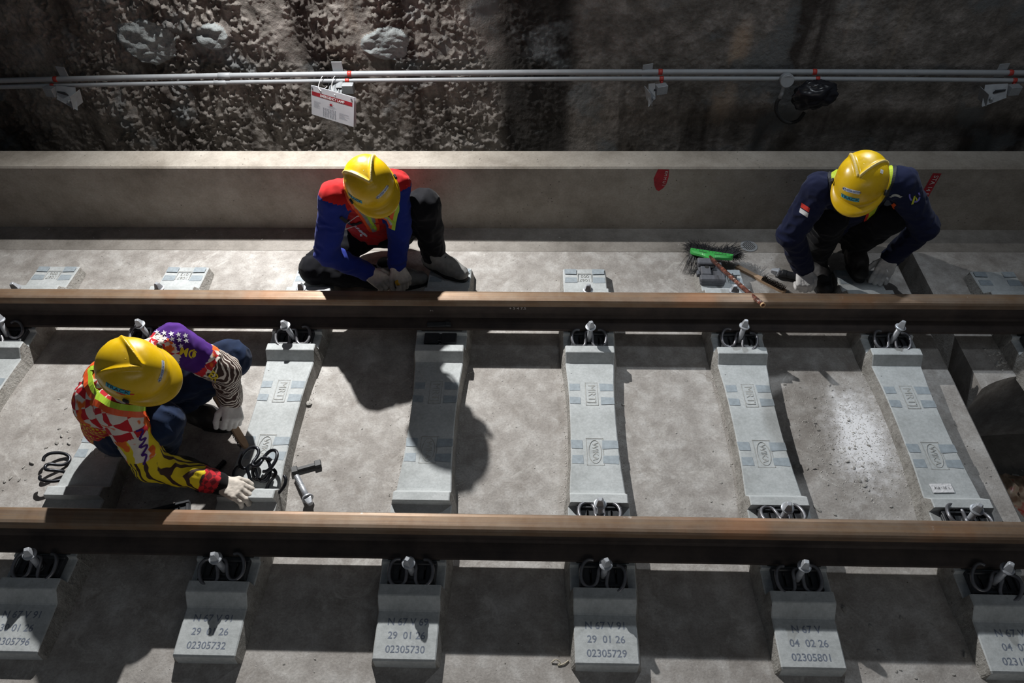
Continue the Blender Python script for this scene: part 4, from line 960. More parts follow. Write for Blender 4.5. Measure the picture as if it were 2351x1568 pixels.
    if red:
        rn = random.Random(1)
        for q in range(9):
            cx, cy, r = rn.uniform(-.035, .035), rn.uniform(-.018, .02), rn.uniform(.004, .010); pv = [(cx+r*rn.uniform(.5, 1.3)*math.cos(a_), cy+r*.6*rn.uniform(.5, 1.3)*math.sin(a_)) for a_ in [2*math.pi*z/10 for z in range(10)]]
            decal('red_smear', M_redsp, pv, [tuple(range(10))], red[0], red[1], None, .0007)
    # side clip and chin strap
    for s_ in (-1, 1):
        mb = MB(); mb.box(tuple(T @ V((.035, s_*(B+.004), .012))), (.020, .010, .020), R=Matrix((f, l, u)).transposed(), bev=.003); worldpart(mb.build('slot_clip', M_strap), root)
    mb = MB(); pts = [T @ V(p) for p in ((.02, B-.008, .0), (.03, .070, -.06), (.055, .045, -.125), (.062, 0, -.142), (.055, -.045, -.125), (.03, -.075, -.06), (.02, -B+.008, 0))]; mb.tube(catmull(pts, 6), .0045, 8, flat=.4); worldpart(mb.build('chin_strap', M_strap, None, True), root)
    return o, T

def hand(root, W, d, n, side, curls, mat, thumb=.5, cuff=True, spread=1.0, sc=1.0, cap=True):
    d = V(d).normalized(); n = V(n); n = (n-d*n.dot(d)).normalized(); l = n.cross(d)*side; W = V(W)
    lo = [W[i]-.17 for i in range(3)]; hi = [W[i]+.17 for i in range(3)]; c = W+d*.07; lo = [c[i]-.145 for i in range(3)]; hi = [c[i]+.145 for i in range(3)]
    F = Field(lo, hi, .0027)
    offs = [.031, .010, -.011, -.030]; R = [.0115, .0118, .0113, .0100]; ln = [.96, 1.05, .98, .80]
    for i in range(4):
        K = W+d*(.088-.004*abs(i-1.2))+l*offs[i]*spread; F.cone(W+l*offs[i]*.55+d*.004, K, .0185, .0135, .012)
        c1, c2, c3 = curls[i] if isinstance(curls[i], tuple) else (curls[i], curls[i]*1.1, curls[i]*.7)
        ang = c1; p = K
        for seg, (L, dc) in enumerate(((.042, c2), (.026, c3), (.020, 0))):
            dr = d*math.cos(ang)-n*math.sin(ang)+l*offs[i]*1.6*spread*(1 if ang < 1.2 else 0); dr.normalize(); q = p+dr*L*ln[i]*sc
            F.cone(p, q, R[i]*(1-.06*seg), R[i]*(1-.06*(seg+1)), .0045); p = q; ang += dc
    F.cone(W+l*.012, W+d*.05+l*.022-n*.006, .020, .016, .015)
    p = W+d*.028+l*.026-n*.008; dr = (l*.75+d*.75-n*.25).normalized(); q = p+dr*.040; F.cone(p, q, .0155, .0130, .010)
    dr2 = (l*(.55-.9*thumb)+d*.9-n*(.25+.5*thumb)).normalized(); q2 = q+dr2*.032; F.cone(q, q2, .0128, .0118, .004)
    dr3 = (l*(.4-1.3*thumb)+d*.9-n*(.3+.5*thumb)).normalized(); q3 = q2+dr3*.022; F.cone(q2, q3, .0116, .0098, .004)
    if cuff: F.cone(W-d*.052, W, .0305, .0265, .010, sq=(n, .82))
    F.folds(.0009, 95, 3)
    if cuff: F.cut(W-d*.050, -d)
    o = link('work_glove', F.mesh('work_glove'), mat); worldpart(o, root)
    if cap and cuff:
        mb = MB(); mb.tube([W-d*.050+(l*math.cos(a)*.0305+n*math.sin(a)*.0255) for a in [2*math.pi*i/28 for i in range(29)]], .0028, 8, False); worldpart(mb.build('cuff_edge', M_trim, None, True), root)
    return o
def boot(root, A, t, z, mat, lace=True, roll=0.0):
    t = V((t[0], t[1], 0)).normalized(); A = V(A); s_ = V((-t.y, t.x, 0)); g = V((A.x, A.y, z)); F = Field([min(A.x-.1, A.x+t.x*.22-.09), min(A.y-.1, A.y+t.y*.22-.09), z-.01], [max(A.x+.1, A.x+t.x*.22+.09), max(A.y+.1, A.y+t.y*.22+.09), A.z+.07], .0045)
    F.cone(A+V((0, 0, .04)), g+V((0, 0, .055))-t*.01, .050, .046, .02); F.cone(g-t*.035+V((0, 0, .042)), g+t*.09+V((0, 0, .050)), .038, .044, .03)
    F.cone(g+t*.08+V((0, 0, .044)), g+t*.160+V((0, 0, .036)), .045, .038, .02, sq=((0, 0, 1), .85)); F.cone(g+t*.02+V((0, 0, .075)), g+t*.10+V((0, 0, .055)), .036, .030, .03)
    F.folds(.002, 34, 8); F.floor(z+.018); o = link('work_boot', F.mesh('work_boot'), mat); worldpart(o, root)
    mb = MB(); pl = []
    for i in range(40):
        a = 2*math.pi*i/40; u_2 = math.cos(a); w_ = .044-.006*abs(u_2)+(.004 if u_2 > 0 else -.004); c = g+t*(.060+.137*u_2)+s_*(w_*(abs(math.sin(a))**.7)*(1 if math.sin(a) > 0 else -1)); pl.append((c.x, c.y))
    mb.prism(pl, z+.001, z+.022); so = mb.build('boot_sole', M_rubber); worldpart(so, root)
    if lace:
        for q in range(3):
            c = g+t*(.045+.022*q)+V((0, 0, .112-.013*q)); mb = MB(); mb.tube(catmull([c-s_*.026-V((0, 0, .012)), c+t*.004+V((0, 0, .004)), c+s_*.026-V((0, 0, .012))], 4), .0022, 6); worldpart(mb.build('boot_lace', M_strap, None, True), root)
def ribbon(root, name, shirt_bvh, path, width, mats, lift=.004, label=None, nrm_side=None, seg=8):
    P = catmull(path, seg); nc = len(mats); rows = []
    pts = []
    for p in P:
        dr = (p-V((0, -1.833, 2.599))).normalized(); h = shirt_bvh.ray_cast(p-dr*.35, dr)
        if h[0] is None or (h[0]-p).length > .32: h = shirt_bvh.find_nearest(p)
        pts.append((h[0], h[1]))
    for _ in range(3): pts = [pts[0]]+[((pts[i-1][0]+pts[i][0]*2+pts[i+1][0])/4, (pts[i-1][1]+pts[i][1]*2+pts[i+1][1]).normalized()) for i in range(1, len(pts)-1)]+[pts[-1]]
    for i, (p, n) in enumerate(pts):
        t = (pts[min(i+1, len(pts)-1)][0]-pts[max(0, i-1)][0]).normalized(); sd = t.cross(n).normalized(); r = []
        for c in range(nc+1):
            q = p+sd*width*(c/nc-.5); h = shirt_bvh.find_nearest(q); nn = (h[1]+n).normalized(); r.append(h[0]+nn*lift)
        rows.append(r)
    mb = MB()
    for c in range(nc):
        vs = []; 
        for r in rows: vs += [r[c], r[c+1]]
        mb.add([tuple(v) for v in vs], [(2*i, 2*i+1, 2*i+3, 2*i+2) for i in range(len(rows)-1)], c)
    o = mb.build(name, mats, None, False); worldpart(o, root); sm = o.modifiers.new('s', 'SOLIDIFY'); sm.thickness = .0018; sm.offset = 0
    if label: o['label'] = label
    return o
def onto(bv, p, n, verts, xd, yd, lift=.003, dr=None):
    out = []; xd = V(xd).normalized(); yd = V(yd).normalized(); dr = (V(dr).normalized() if dr else -(xd.cross(yd)).normalized())
    for (x, y) in verts:
        q = V(p)+xd*x+yd*y; h = bv.ray_cast(q-dr*.15, dr); out.append(tuple(h[0]-dr*lift) if h[0] else None)
    return out
def patch_on(root, name, mat, bv, p, verts, faces, xd, yd, lift=.003, label=None, dr=None):
    o_ = onto(bv, p, None, verts, xd, yd, lift, dr); ok = [i for i, v in enumerate(o_) if v is not None]; mp = {i: k for k, i in enumerate(ok)}
    fs = [tuple(mp[i] for i in f) for f in faces if all(i in mp for i in f)]
    if not fs: return
    mb = MB(); mb.add([o_[i] for i in ok], fs); o = mb.build(name, mat); worldpart(o, root)
    if label: o['label'] = label
    return o
def gridq(w_, h_, nx, ny, skew=0): return [(-w_/2+w_*i/nx+skew*(j/ny-.5), -h_/2+h_*j/ny) for j in range(ny+1) for i in range(nx+1)], [(j*(nx+1)+i, j*(nx+1)+i+1, (j+1)*(nx+1)+i+1, (j+1)*(nx+1)+i) for j in range(ny) for i in range(nx)]

def worker(label, base, J, shirt_fn, shirt_mats, trouser_mat, boot_mat, boots, seed, arm=(.056, .047, .038), leg=(.088, .068, .056), torso=1.0):
    root = thing('person', label, 'person', base); g = {k: V(v) for k, v in J.items()}
    allp = list(g[k] for k in ('pelvis', 'chest', 'neck', 'head', 'shA', 'shB', 'elA', 'elB', 'wrA', 'wrB', 'knA', 'knB', 'anA', 'anB'))
    lo = [min(p[i] for p in allp)-.15 for i in range(3)]; hi = [max(p[i] for p in allp)+.18 for i in range(3)]; lo[2] = max(lo[2], -.012)
    hf = V(J['hf']).normalized(); hl = V(J.get('up', (0, 0, 1))).cross(hf).normalized(); hu = hf.cross(hl); HF = [tuple(hf), tuple(hl), tuple(hu)]; H = g['head']
    sl = (g['shA']-g['shB']).normalized(); fw = sl.cross((g['neck']-g['pelvis'])).normalized()
    def hp(a, b, c): return H+hf*a+hl*b+hu*c
    # ---- body: one continuous skin
    F = Field(lo, hi, .0062)
    for s_ in (-1, 1): F.cone(g['pelvis']+sl*.055*s_, g['chest']+sl*.07*s_, .085, .085, .05); F.cone(g['chest']+sl*.07*s_, g['neck']+sl*.06*s_, .085, .05, .04)
    F.cone(g['chest'], g['neck'], .09, .05, .04); F.cone(g['neck'], hp(-.03, 0, -.05), .050, .048, .02)
    for a in 'AB':
        F.cone(g['neck'], g['sh'+a], .045, .048, .03); F.cone(g['sh'+a], g['el'+a], .045, .038, .02); F.cone(g['el'+a], g['wr'+a], .037, .025, .015); d_ = (g['wr'+a]-g['el'+a]).normalized(); F.cone(g['wr'+a], g['wr'+a]+d_*.03, .024, .020, .01)
        F.cone(g['hip'+a], g['kn'+a], .072, .052, .04); F.cone(g['kn'+a], g['an'+a], .050, .036, .02); F.cone(g['an'+a], g['an'+a]-V((0, 0, .03)), .034, .030, .01)
    F.ell(hp(-.012, 0, .022), (.096, .078, .098), HF, .02); F.ell(hp(.028, 0, -.058), (.062, .056, .055), HF, .03); F.ell(hp(.062, 0, -.092), (.024, .022, .018), HF, .02)
    F.cone(hp(.088, 0, .004), hp(.108, 0, -.030), .009, .0135, .012); 
    for s_ in (-1, 1): F.cone(hp(.082, .012*s_, .016), hp(.070, .045*s_, .014), .010, .008, .012); F.ell(hp(.066, .040*s_, -.028), (.024, .022, .018), HF, .02); F.ell(hp(-.008, .080*s_, -.012), (.016, .007, .030), HF, .006); F.cone(hp(.094, .018*s_, -.060), hp(.099, 0, -.058), .006, .0075, .006); F.cone(hp(.090, .014*s_, -.071), hp(.096, 0, -.070), .006, .008, .005)
    body = worldpart(link('body', F.mesh('body'), M_skin), root)
    for s_ in (-1, 1):
        mb = MB(); c = hp(.0835, .031*s_, -.002); T = Matrix.Translation(c) @ hf.to_track_quat('Z', 'Y').to_matrix().to_4x4()
        mb.lathe([(.0005, .0105), (.004, .0098), (.008, .006), (.0095, 0)], 14, T); e = worldpart(mb.build('eye', M_eye, None, True), root); mb = MB(); mb.lathe([(.0004, .0112), (.003, .0108), (.0045, .0095)], 12, T); worldpart(mb.build('iris', M_iris, None, True), root)
    F = Field([H[i]-.16 for i in range(3)], [H[i]+.16 for i in range(3)], .006); F.ell(hp(-.022, 0, .022), (.094, .083, .102), HF, .01); F.ell(hp(-.05, 0, -.03), (.06, .072, .05), HF, .02); F.cut(hp(.045, 0, 0), hf+hu*-.35); F.cut(hp(0, 0, -.055), -hu); F.folds(.002, 60, 4); worldpart(link('hair', F.mesh('hair'), M_hairb), root)
    # ---- trousers
    F = Field(lo, hi, .0068); F.ell(g['pelvis'], (.135, .115, .105), [tuple(sl), tuple(fw), tuple(fw.cross(sl))], .05)
    for a in 'AB':
        F.cone(g['hip'+a], g['kn'+a], leg[0]+.008, leg[1]+.004, .04); F.cone(g['kn'+a], g['kn'+a].lerp(g['an'+a], .4), leg[1]+.004, leg[1]-.002, .02); F.cone(g['kn'+a].lerp(g['an'+a], .4), g['an'+a], leg[1]-.002, leg[2], .02)
        F.cone(g['pelvis'], g['hip'+a], .10, .088, .05)
    F.folds(.0085, 17, seed); F.floor(-.008); tr = worldpart(link('trousers', F.mesh('trousers'), trouser_mat), root)
    # ---- shirt
    F = Field(lo, hi, .0060); pl_ = g['pelvis'].lerp(g['chest'], -.02)
    for s_ in (-1, 1):
        F.cone(pl_+sl*.062*s_*torso, g['chest']+sl*.078*s_*torso, .100, .098, .05, 0); F.cone(g['chest']+sl*.078*s_*torso, g['neck']+sl*.055*s_-V((0, 0, .02)), .098, .062, .04, 0)
    F.cone(g['pelvis'].lerp(pl_, .5)+V((0, 0, -.01)), g['chest'], .112, .112, .05, 0); F.cone(g['chest'], g['neck'], .108, .062, .04, 0)
    for i, a in enumerate('AB'):
        F.cone(g['neck']-V((0, 0, .02)), g['sh'+a], .058, .062, .035, 0); F.cone(g['sh'+a], g['el'+a], arm[0]+.004, arm[1]+.002, .028, 1+2*i); F.cone(g['el'+a], g['wr'+a], arm[1], arm[2], .018, 2+2*i)
    F.folds(.0068, 20, seed+9)
    for a in 'AB': pass
    me = F.mesh('shirt'); F.L = F.L; o = link('shirt', me, shirt_mats); worldpart(o, root)
    mi = shirt_fn(F.fctr, F.flab, g); me.polygons.foreach_set('material_index', mi.astype(np.int32))
    for (A, t, z) in boots: boot(root, A, t, z, boot_mat)
    return root, g, o, bvh_of(o), tr, (hf, hl, hu)

def cloth(name, col, var=.10, scale=12, rough=.9, bump=.12):
    t = NT(name); n = t.noise(scale, 4); c = t.ramp(n, [(.3, tuple(x*(1-var) for x in col)), (.7, tuple(min(1, x*(1+var)) for x in col))]); b = t.bump(t.noise(260, 2), bump, .001)
    t.b.inputs['Sheen Weight'].default_value = .05; return t.done(c, rough, 0, b, .2)
M_red = cloth('red_jersey', srgb(186, 34, 36)); M_blue = cloth('blue_sleeve', srgb(30, 46, 128)); M_navy = cloth('navy_cotton', srgb(22, 28, 56), .14); M_black = cloth('black_trousers', srgb(13, 14, 20), .2); M_jean = cloth('blue_denim', srgb(26, 40, 66), .30, 20)
M_boot1 = plain('dusty_boot', srgb(128, 128, 126), .8, 0, .25, 25, .1); M_boot2 = plain('dark_boot', srgb(38, 36, 36), .6, 0, .25, 25, .1)
def ink(root, txt): pass

# ---------------------------------------------------------------- middle worker: red and blue jersey
def fn_mid(c, lab, g):
    mi = np.zeros(len(c), int); mi[lab >= 1] = 1
    for a in 'AB':
        s_ = np.array(g['sh'+a]); e = np.array(g['el'+a]); d = (e-s_)/np.linalg.norm(e-s_); t = (c-s_)@d; mi[(t < -.012) & (np.linalg.norm(c-s_, axis=1) < .13)] = 0
    mi[(lab == 0)] = 0
    return mi
J = dict(pelvis=(-.79, 1.13, .22), chest=(-.765, .985, .465), neck=(-.735, .825, .675), head=(-.682, .695, .758), hf=(.52, -.72, -.42), up=(-.30, 0, 1), shA=(-.866, .755, .660), shB=(-.632, .905, .610), elA=(-.960, .725, .365), elB=(-.636, .875, .375),
         wrA=(-.812, .790, .190), wrB=(-.672, .840, .185), hipA=(-.88, 1.11, .19), hipB=(-.70, 1.10, .22), knA=(-1.085, .865, .140), knB=(-.520, .945, .470), anA=(-.77, .87, .075), anB=(-.508, .985, .135))
W2, g2, s2_, bv2, tr2, hd2_ = worker('person in red and blue jersey and yellow helmet crouching behind the far rail', (-.78, 1.0, 0), J, fn_mid, [M_red, M_blue], M_black, M_boot1, [((-.505, .975, .130), (.86, -.50), .052), ((-.74, .90, .085), (1, .15), -.009)], 3, (.061, .051, .041))
hf, hl, hu = hd2_
LB = lambda c, xd, w_=.066, h_=.0155: ('brand_sticker', c, xd, M_white, w_, h_, 'L&T  WIKA BETON', .0088, M_bluei, 'white sticker lettered WIKA BETON')
LT = lambda c, xd, w_=.058, h_=.016: ('team_sticker', c, xd, M_tealt, w_, h_, 'TRACK', h_*1.08, M_ink, 'cyan sticker lettered TRACK')
helmet(W2, g2['head']+hu*.022-hf*.006, hf, hu, [LB((.085, .020, .060), (.0, 1, .25)), LT((.045, -.085, .040), (1, .55, .10), .072, .020)], True)
hand(W2, g2['wrA'], (.82, -.40, -.30), (.15, -.35, .9), 1, [(.45, .7, .5), (.6, .8, .5), (.7, .9, .5), (.8, .9, .5)], M_gloved, .35, cap=False)
hand(W2, g2['wrB'], (.42, -.70, -.42), (.35, -.25, .9), -1, [(.8, .9, .6), (.9, .9, .6), (1.0, .9, .6), (1.1, .9, .6)], M_gloved, .5, cap=False)
mb = MB(); mb.lathe([(.009, 0), (.014, .002), (.014, .016), (.009, .018), (.006, .016), (.006, .002)], 18, Matrix.Translation((-.668, .752, .150)) @ Matrix.Rotation(1.1, 4, 'Y'), cap=False)
tag(mb.build('yellow_ring', plain('yellow_plastic', srgb(232, 180, 30), .4), None, True), 'small yellow plastic cap pinched in the middle worker\'s gloved fingers', 'plastic ring')
ribbon(W2, 'reflective_strap', bv2, [(-.80, .84, .76), (-.80, .75, .70), (-.775, .72, .65), (-.741, .703, .60), (-.708, .707, .50), (-.691, .698, .47)], .042, [M_lime, M_silver, M_orange], .005, 'orange, silver and lime braces strap on the left of the photo')
ribbon(W2, 'reflective_strap', bv2, [(-.67, .88, .76), (-.62, .80, .72), (-.600, .715, .64), (-.612, .719, .60), (-.638, .737, .50)], .034, [M_lime, M_orange], .005, 'orange and lime braces strap on the right of the photo')
ribbon(W2, 'strap_band', bv2, [(-.88, .80, .52), (-.83, .76, .51), (-.77, .75, .53)], .014, [M_strap], .006, 'dark elastic side band of the braces')
ribbon(W2, 'chest_print', bv2, [(-.795, .767, .46), (-.768, .752, .46), (-.742, .709, .46), (-.723, .712, .46)], .007, [M_white], .002, 'white roof-shaped line printed on the chest')
gv, gf = gridq(.012, .012, 1, 1); patch_on(W2, 'chest_print', M_white, bv2, (-.784, .739, .46), gv, gf, (1, 0, 0), (0, .72, .69), .002, 'small white window print on the chest', dr=(-.784, 2.572, -2.14))
# ---------------------------------------------------------------- right worker: navy shirt
def fn_one(c, lab, g): return np.zeros(len(c), int)
J = dict(pelvis=(1.50, 1.18, .23), chest=(1.465, 1.03, .465), neck=(1.410, .865, .665), head=(1.338, .705, .762), hf=(-.42, -.76, -.42), up=(-.13, 0, 1), shA=(1.245, .850, .635), shB=(1.600, .885, .645), elA=(1.185, .845, .385), elB=(1.800, .885, .400),
         wrA=(1.318, .885, .145), wrB=(1.762, .955, .155), hipA=(1.41, 1.14, .22), hipB=(1.59, 1.15, .22), knA=(1.365, .905, .430), knB=(1.640, .920, .430), anA=(1.435, 1.03, .12), anB=(1.625, 1.08, .12))
W1, g1, s1_, bv1, tr1, hd1_ = worker('person in navy shirt and yellow helmet squatting by the parapet at the right', (1.5, 1.05, 0), J, fn_one, [M_navy], M_black, M_boot2, [((1.437, 1.02, .115), (.10, -1), -.009), ((1.628, 1.07, .115), (-.05, -1), .052)], 5, (.064, .056, .046))
hf, hl, hu = hd1_
helmet(W1, g1['head']+hu*.022-hf*.006, hf, hu, [LB((.085, -.010, .062), (.0, 1, .0)), LT((.103, -.010, .032), (0, 1, 0), .072, .021), ('torn_sticker', (.0, .065, .090), (1, .3, 0), M_white, .016, .014, 'x', .006, M_silver, 'torn white sticker')], True)
hand(W1, g1['wrA'], (.06, -.80, -.58), (-.05, -.55, .82), 1, [(1.0, 1.2, .8), (1.05, 1.2, .8), (1.1, 1.2, .8), (1.1, 1.2, .8)], M_glove, .6)
hand(W1, g1['wrB'], (-.52, -.74, -.40), (-.25, -.35, .9), -1, [(.35, .5, .4), (.40, .6, .4), (.45, .6, .4), (.55, .6, .4)], M_glove, .1)
M_lime2 = plain('lime_mesh', srgb(186, 204, 44), .6)
ribbon(W1, 'vest_strap', bv1, [(1.33, .97, .74), (1.315, .922, .72), (1.295, .867, .68), (1.30, .80, .64), (1.33, .76, .58)], .052, [M_redsp, M_lime2, M_lime2, M_strap], .005, 'lime vest strap with red piping at the left of the neck')
ribbon(W1, 'vest_strap', bv1, [(1.52, .98, .74), (1.535, .922, .72), (1.535, .88, .68), (1.51, .82, .64), (1.465, .762, .62), (1.461, .761, .55)], .056, [M_strap, M_lime2, M_lime2, M_redsp], .005, 'lime vest strap with red piping at the right of the neck')
ribbon(W1, 'shirt_pocket_flap', bv1, [(1.600, .915, .55), (1.626, .928, .55), (1.650, .915, .55)], .010, [M_silver], .004, 'pale pocket edge')
ribbon(W1, 'elastic_band', bv1, [(1.58, .86, .50), (1.575, .84, .53), (1.60, .85, .56)], .014, [M_orange], .004, 'orange elastic band on the chest')
# flag patch on the left sleeve, round emblem on the right sleeve
pf = (1.262, .925, .45); gv, gf = gridq(.046, .020, 6, 3)
patch_on(W1, 'flag_patch', M_redsp, bv1, (1.202, .832, .55), gv, gf, (.85, -.25, -.45), (.25, .75, .6), .002, 'red half of the flag patch on the sleeve', dr=(1.202, 2.665, -2.05))
patch_on(W1, 'flag_patch', M_white, bv1, (1.196, .815, .535), gv, gf, (.85, -.25, -.45), (.25, .75, .6), .002, 'white half of the flag patch on the sleeve', dr=(1.202, 2.665, -2.05))
def disc(r0, r1, n, a0=0, a1=2*math.pi):
    vs = []; 
    for i in range(n+1): a = a0+(a1-a0)*i/n; vs += [(r0*math.cos(a), r0*math.sin(a)), (r1*math.cos(a), r1*math.sin(a))]
    return vs, [(2*i, 2*i+1, 2*i+3, 2*i+2) for i in range(n)]
M_lilac = plain('lilac_thread', srgb(116, 112, 190), .7); M_lime3 = plain('lime_thread', srgb(196, 204, 60), .7)
ex, ey, ec, ed = V((.95, .1, -.2)).normalized(), V((.05, .75, .66)).normalized(), (1.71, .918, .55), (1.71, 2.75, -2.05)
for a0 in (0.2, 2.3, 4.4):
    v_, f_2 = disc(.021, .029, 12, a0, a0+1.85); patch_on(W1, 'emblem_ring', M_lilac, bv1, ec, v_, f_2, ex, ey, .003, 'lilac segment of the round sleeve emblem', dr=ed)
patch_on(W1, 'emblem_letter', M_lime3, bv1, ec, [(-.015, -.040), (-.004, -.036), (.005, -.004), (-.003, .0), (-.002, .040), (.010, .018), (.016, -.016), (.010, -.022), (.003, .005)], [(0, 1, 2, 3), (3, 2, 8, 4), (4, 8, 5), (5, 8, 7, 6)], ex, ey, .0045, 'lime pointed A of the sleeve emblem', dr=ed)

# ---------------------------------------------------------------- left worker: patterned jersey
def tcm(name, fn):
    t = NT(name); return fn(t)
def m_checks(name, c1, c2, sc, rot=(.4, .3, .5), c3=None, c3s=None, rough=.8):
    t = NT(name); mp = t.n('ShaderNodeMapping'); mp.inputs['Rotation'].default_value = rot; nz = t.n('ShaderNodeTexNoise'); nz.inputs['Scale'].default_value = 9; t.l(t.tc.outputs['Object'], nz.inputs['Vector'])
    mx = t.n('ShaderNodeMix', data_type='VECTOR'); mx.inputs[0].default_value = .045; t.l(t.tc.outputs['Object'], mx.inputs[4]); t.l(nz.outputs['Color'], mx.inputs[5]); t.l(mx.outputs[1], mp.inputs['Vector'])
    ck = t.n('ShaderNodeTexChecker'); ck.inputs['Scale'].default_value = sc; ck.inputs['Color1'].default_value = c1+(1,); ck.inputs['Color2'].default_value = c2+(1,); t.l(mp.outputs[0], ck.inputs['Vector']); c = ck.outputs['Color']
    if c3: ck2 = t.n('ShaderNodeTexChecker'); ck2.inputs['Scale'].default_value = c3s; t.l(mp.outputs[0], ck2.inputs['Vector']); c = t.mix(t.ramp(t.noise(14, 2), [(.54, 0.0), (.58, 1.0)]), c, c3)
    return t.done(c, rough)
def m_stripes(name, c1, c2, sc, rot, dist=2.0, thr=.5, c3=None):
    t = NT(name); mp = t.n('ShaderNodeMapping'); mp.inputs['Rotation'].default_value = rot; t.l(t.tc.outputs['Object'], mp.inputs['Vector'])
    wv = t.n('ShaderNodeTexWave'); wv.inputs['Scale'].default_value = sc; wv.inputs['Distortion'].default_value = dist; wv.inputs['Detail'].default_value = 1.5; wv.inputs['Detail Scale'].default_value = 1.2; t.l(mp.outputs[0], wv.inputs['Vector'])
    c = t.ramp(wv.outputs['Fac'], [(thr-.05, c1), (thr+.05, c2)]);
    if c3: c = t.mix(t.ramp(t.noise(15, 2), [(.53, 0.0), (.56, 1.0)]), c, c3)
    return t.done(c, .8)
cR, cY, cP, cW, cK, cB, cO = srgb(196, 26, 40), srgb(224, 200, 28), srgb(74, 34, 120), srgb(224, 216, 206), (.012, .010, .012), srgb(62, 40, 34), srgb(226, 104, 30)
def m_dots():
    t = NT('jersey_red_dots'); v = t.n('ShaderNodeTexVoronoi', distance='CHEBYCHEV'); v.inputs['Scale'].default_value = 62; v.inputs['Randomness'].default_value = .15; t.l(t.tc.outputs['Object'], v.inputs['Vector'])
    return t.done(t.mix(t.ramp(v.outputs['Distance'], [(.30, 1.0), (.34, 0.0)]), cR, cY), .8)
MJ = [m_checks('jersey_checks', cR, cW, 21, c3=cO, c3s=9), m_dots(), cloth('jersey_purple', cP), m_stripes('jersey_feathers', cB, cW, 26, (.3, .8, 1.2), 5, .72), m_stripes('jersey_yellow_black', cY, cB, 15, (0, .3, .5), 1.6, .62),
      m_checks('jersey_red_cuff', cR, srgb(120, 16, 30), 48), m_stripes('jersey_yellow_white', cY, cW, 6, (.2, .1, .9), 6, .5, cO), cloth('jersey_black', srgb(20, 18, 20)), m_stripes('jersey_collar_stripes', cY, cK, 24, (0, .2, -.5), 3, .5)]
def fn_pat(c, lab, g):
    mi = np.zeros(len(c), int); sB = np.array(g['shB']); eB = np.array(g['elB']); wB = np.array(g['wrB']); sA = np.array(g['shA']); eA = np.array(g['elA']); wA = np.array(g['wrA'])
    tB = ((c-sB)@(eB-sB))/((eB-sB)@(eB-sB)); tB2 = ((c-eB)@(wB-eB))/((wB-eB)@(wB-eB)); tA = ((c-sA)@(eA-sA))/((eA-sA)@(eA-sA)); tA2 = ((c-eA)@(wA-eA))/((wA-eA)@(wA-eA))
    ax = np.array(g['neck'])-np.array(g['pelvis']); s = ((c-np.array(g['pelvis']))@ax)/(ax@ax); y = c[:, 1]; x = c[:, 0]
    mi[(y > -.02)] = 1; mi[(y > .0) & (x > -1.44)] = 2; mi[(y < -.10) & (s > .72)] = 8; mi[(y < -.14)] = 0; mi[(y < -.17) & (s < .55)] = 1; mi[(y < .05) & (y > -.14) & (x < -1.62)] = 6
    mi[lab == 3] = 2; mi[(lab == 3) & (tB > .52)] = 0; mi[(lab == 3) & (tB > .66)] = 3; mi[lab == 4] = 3; mi[(lab == 4) & (c[:, 2] < .19)] = 3
    mi[lab == 1] = 0; mi[(lab == 1) & (tA > .40)] = 6; mi[(lab == 1) & (tA > .78)] = 4; mi[lab == 2] = 4; mi[(lab == 2) & (tA2 > .70)] = 5; mi[(lab == 2) & (tA2 > .95)] = 7
    return mi
J = dict(pelvis=(-1.67, -.08, .22), chest=(-1.560, -.13, .445), neck=(-1.430, -.175, .600), head=(-1.318, -.302, .735), hf=(.88, -.20, -.36), up=(0, -.30, 1), shA=(-1.440, -.325, .575), shB=(-1.350, -.025, .575), elA=(-1.395, -.395, .320), elB=(-1.225, .010, .370),
         wrA=(-1.215, -.362, .140), wrB=(-1.265, .020, .168), hipA=(-1.63, -.17, .22), hipB=(-1.61, .01, .22), knA=(-1.360, -.280, .420), knB=(-1.240, .105, .335), anA=(-1.50, -.22, .12), anB=(-1.48, .055, .12))
W3, g3, s3_, bv3, tr3, hd3_ = worker('person in patterned jersey and yellow helmet squatting between the rails at the left', (-1.5, -.1, 0), J, fn_pat, MJ, M_jean, M_boot2, [((-1.49, .055, .115), (.93, -.30), -.009), ((-1.51, -.225, .115), (1, -.12), -.009)], 7, (.062, .055, .043))
hf, hl, hu = hd3_
helmet(W3, g3['head']+hu*.022-hf*.006, hf, hu, [LB((.086, .018, .055), (-.1, 1, .25), .068, .015), LT((.010, -.088, .066), (1, -.12, 0), .076, .021)], False, red=((.02, -.086, .056), (1, 0, 0)))
hand(W3, g3['wrA'], (.93, -.26, -.24), (.12, .05, 1), 1, [(.30, .5, .4), (.40, .6, .4), (.45, .6, .4), (.55, .7, .4)], M_gloved, .25, cap=False)
hand(W3, g3['wrB'], (.26, -.88, -.36), (.50, .05, .85), -1, [(.9, 1.1, .8), (1.0, 1.1, .8), (1.05, 1.1, .8), (1.1, 1.1, .8)], M_glove, .35)
ribbon(W3, 'reflective_strap', bv3, [(-1.54, -.06, .68), (-1.56, -.123, .65), (-1.589, -.183, .60), (-1.553, -.266, .58), (-1.477, -.326, .58), (-1.421, -.323, .55), (-1.370, -.304, .52), (-1.34, -.29, .50)], .042, [M_lime, M_orange], .004, 'orange and lime braces strap round the back')
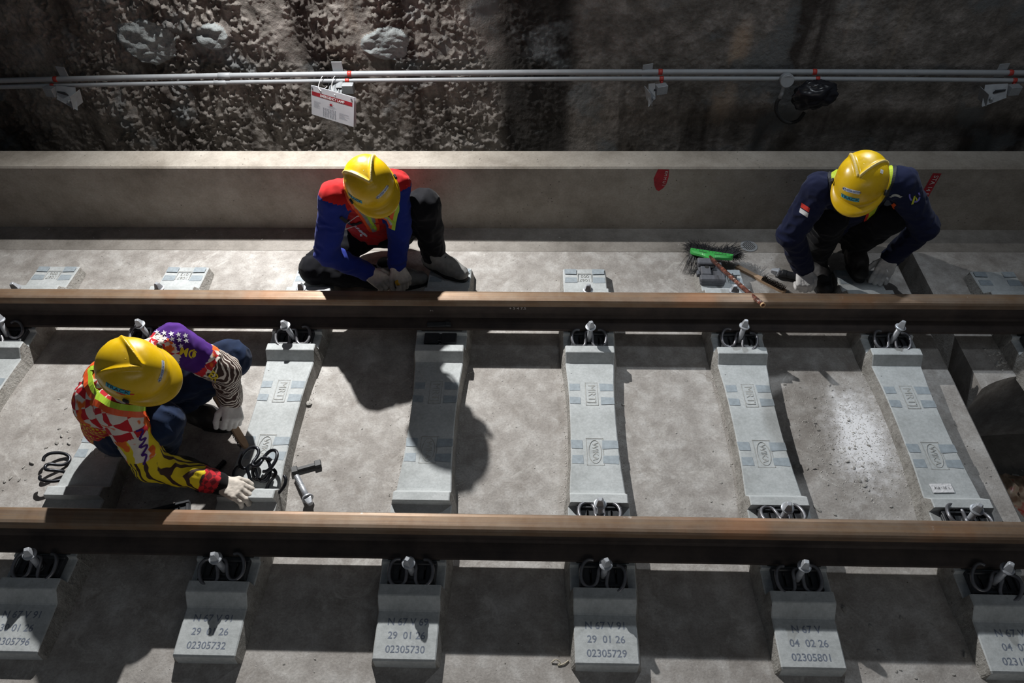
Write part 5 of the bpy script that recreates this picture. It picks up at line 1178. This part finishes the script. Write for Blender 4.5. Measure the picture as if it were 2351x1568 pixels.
ribbon(W3, 'purple_scrawl', bv3, [(-1.441, -.319, .42), (-1.416, -.309, .42), (-1.416, -.361, .42), (-1.391, -.341, .42), (-1.407, -.394, .42), (-1.374, -.371, .42), (-1.385, -.427, .42), (-1.366, -.412, .42), (-1.361, -.459, .42)], .007, [MJ[2]], .002, 'purple zigzag scrawl printed on the sleeve', seg=4)
sl_, sf_ = text_data('M\u03a6', .046, 0, .0010)
patch_on(W3, 'sleeve_letters', plain('yellow_print', cY, .7), bv3, (-1.318, -.014, .50), [(x, y) for x, y, z in sl_], sf_, (.95, -.30, -.1), (.2, .72, .6), .003, 'yellow letters printed on the upper arm', dr=(-1.323, 1.82, -2.1))
sl_, sf_ = text_data('ER', .040, 0, .0012)
patch_on(W3, 'sleeve_letters', bpy.data.materials['yellow_print'], bv3, (-1.233, -.061, .42), [(x, y) for x, y, z in sl_], sf_, (.75, -.62, -.2), (.6, .6, .5), .003, 'yellow letters printed near the elbow', dr=(-1.233, 1.77, -2.18))
star = []; 
for i in range(10): a = math.pi/2+math.pi*i/5; r = 1 if i % 2 == 0 else .42; star.append((r*math.cos(a), r*math.sin(a)))
k_ = 0
for ix in range(5):
    for iy in range(3):
        cx = -1.395+ix*.028+.012*(iy % 2); cy = -.065+iy*.026-.004*ix
        patch_on(W3, 'printed_star', M_white, bv3, (cx, cy, .62), [(x*.011, y*.011) for x, y in star]+[(0, 0)], [(i, (i+1) % 10, 10) for i in range(10)], (1, .2, 0), (-.2, .75, .6), .003, None, dr=(-1.33, 1.79, -1.98))
# wire brush in the upper hand
t = thing('wire_brush', 'wooden wire brush held bristles down by the patterned worker', 'brush', (-1.228, -.125, .056), (0, 0, 0))
bx = V((.60, -.74, -.26)).normalized(); bz = V((-.42, -.12, -.85)); bz = (bz-bx*bz.dot(bx)).normalized(); by = bz.cross(bx)
t.location = (-1.262, -.045, .100); t.rotation_euler = Matrix((bx, by, bz)).transposed().to_euler()
link('wooden_handle', wm1, None, t); o = link('wire_bristles', wm2, None, t); o['kind'] = 'stuff'
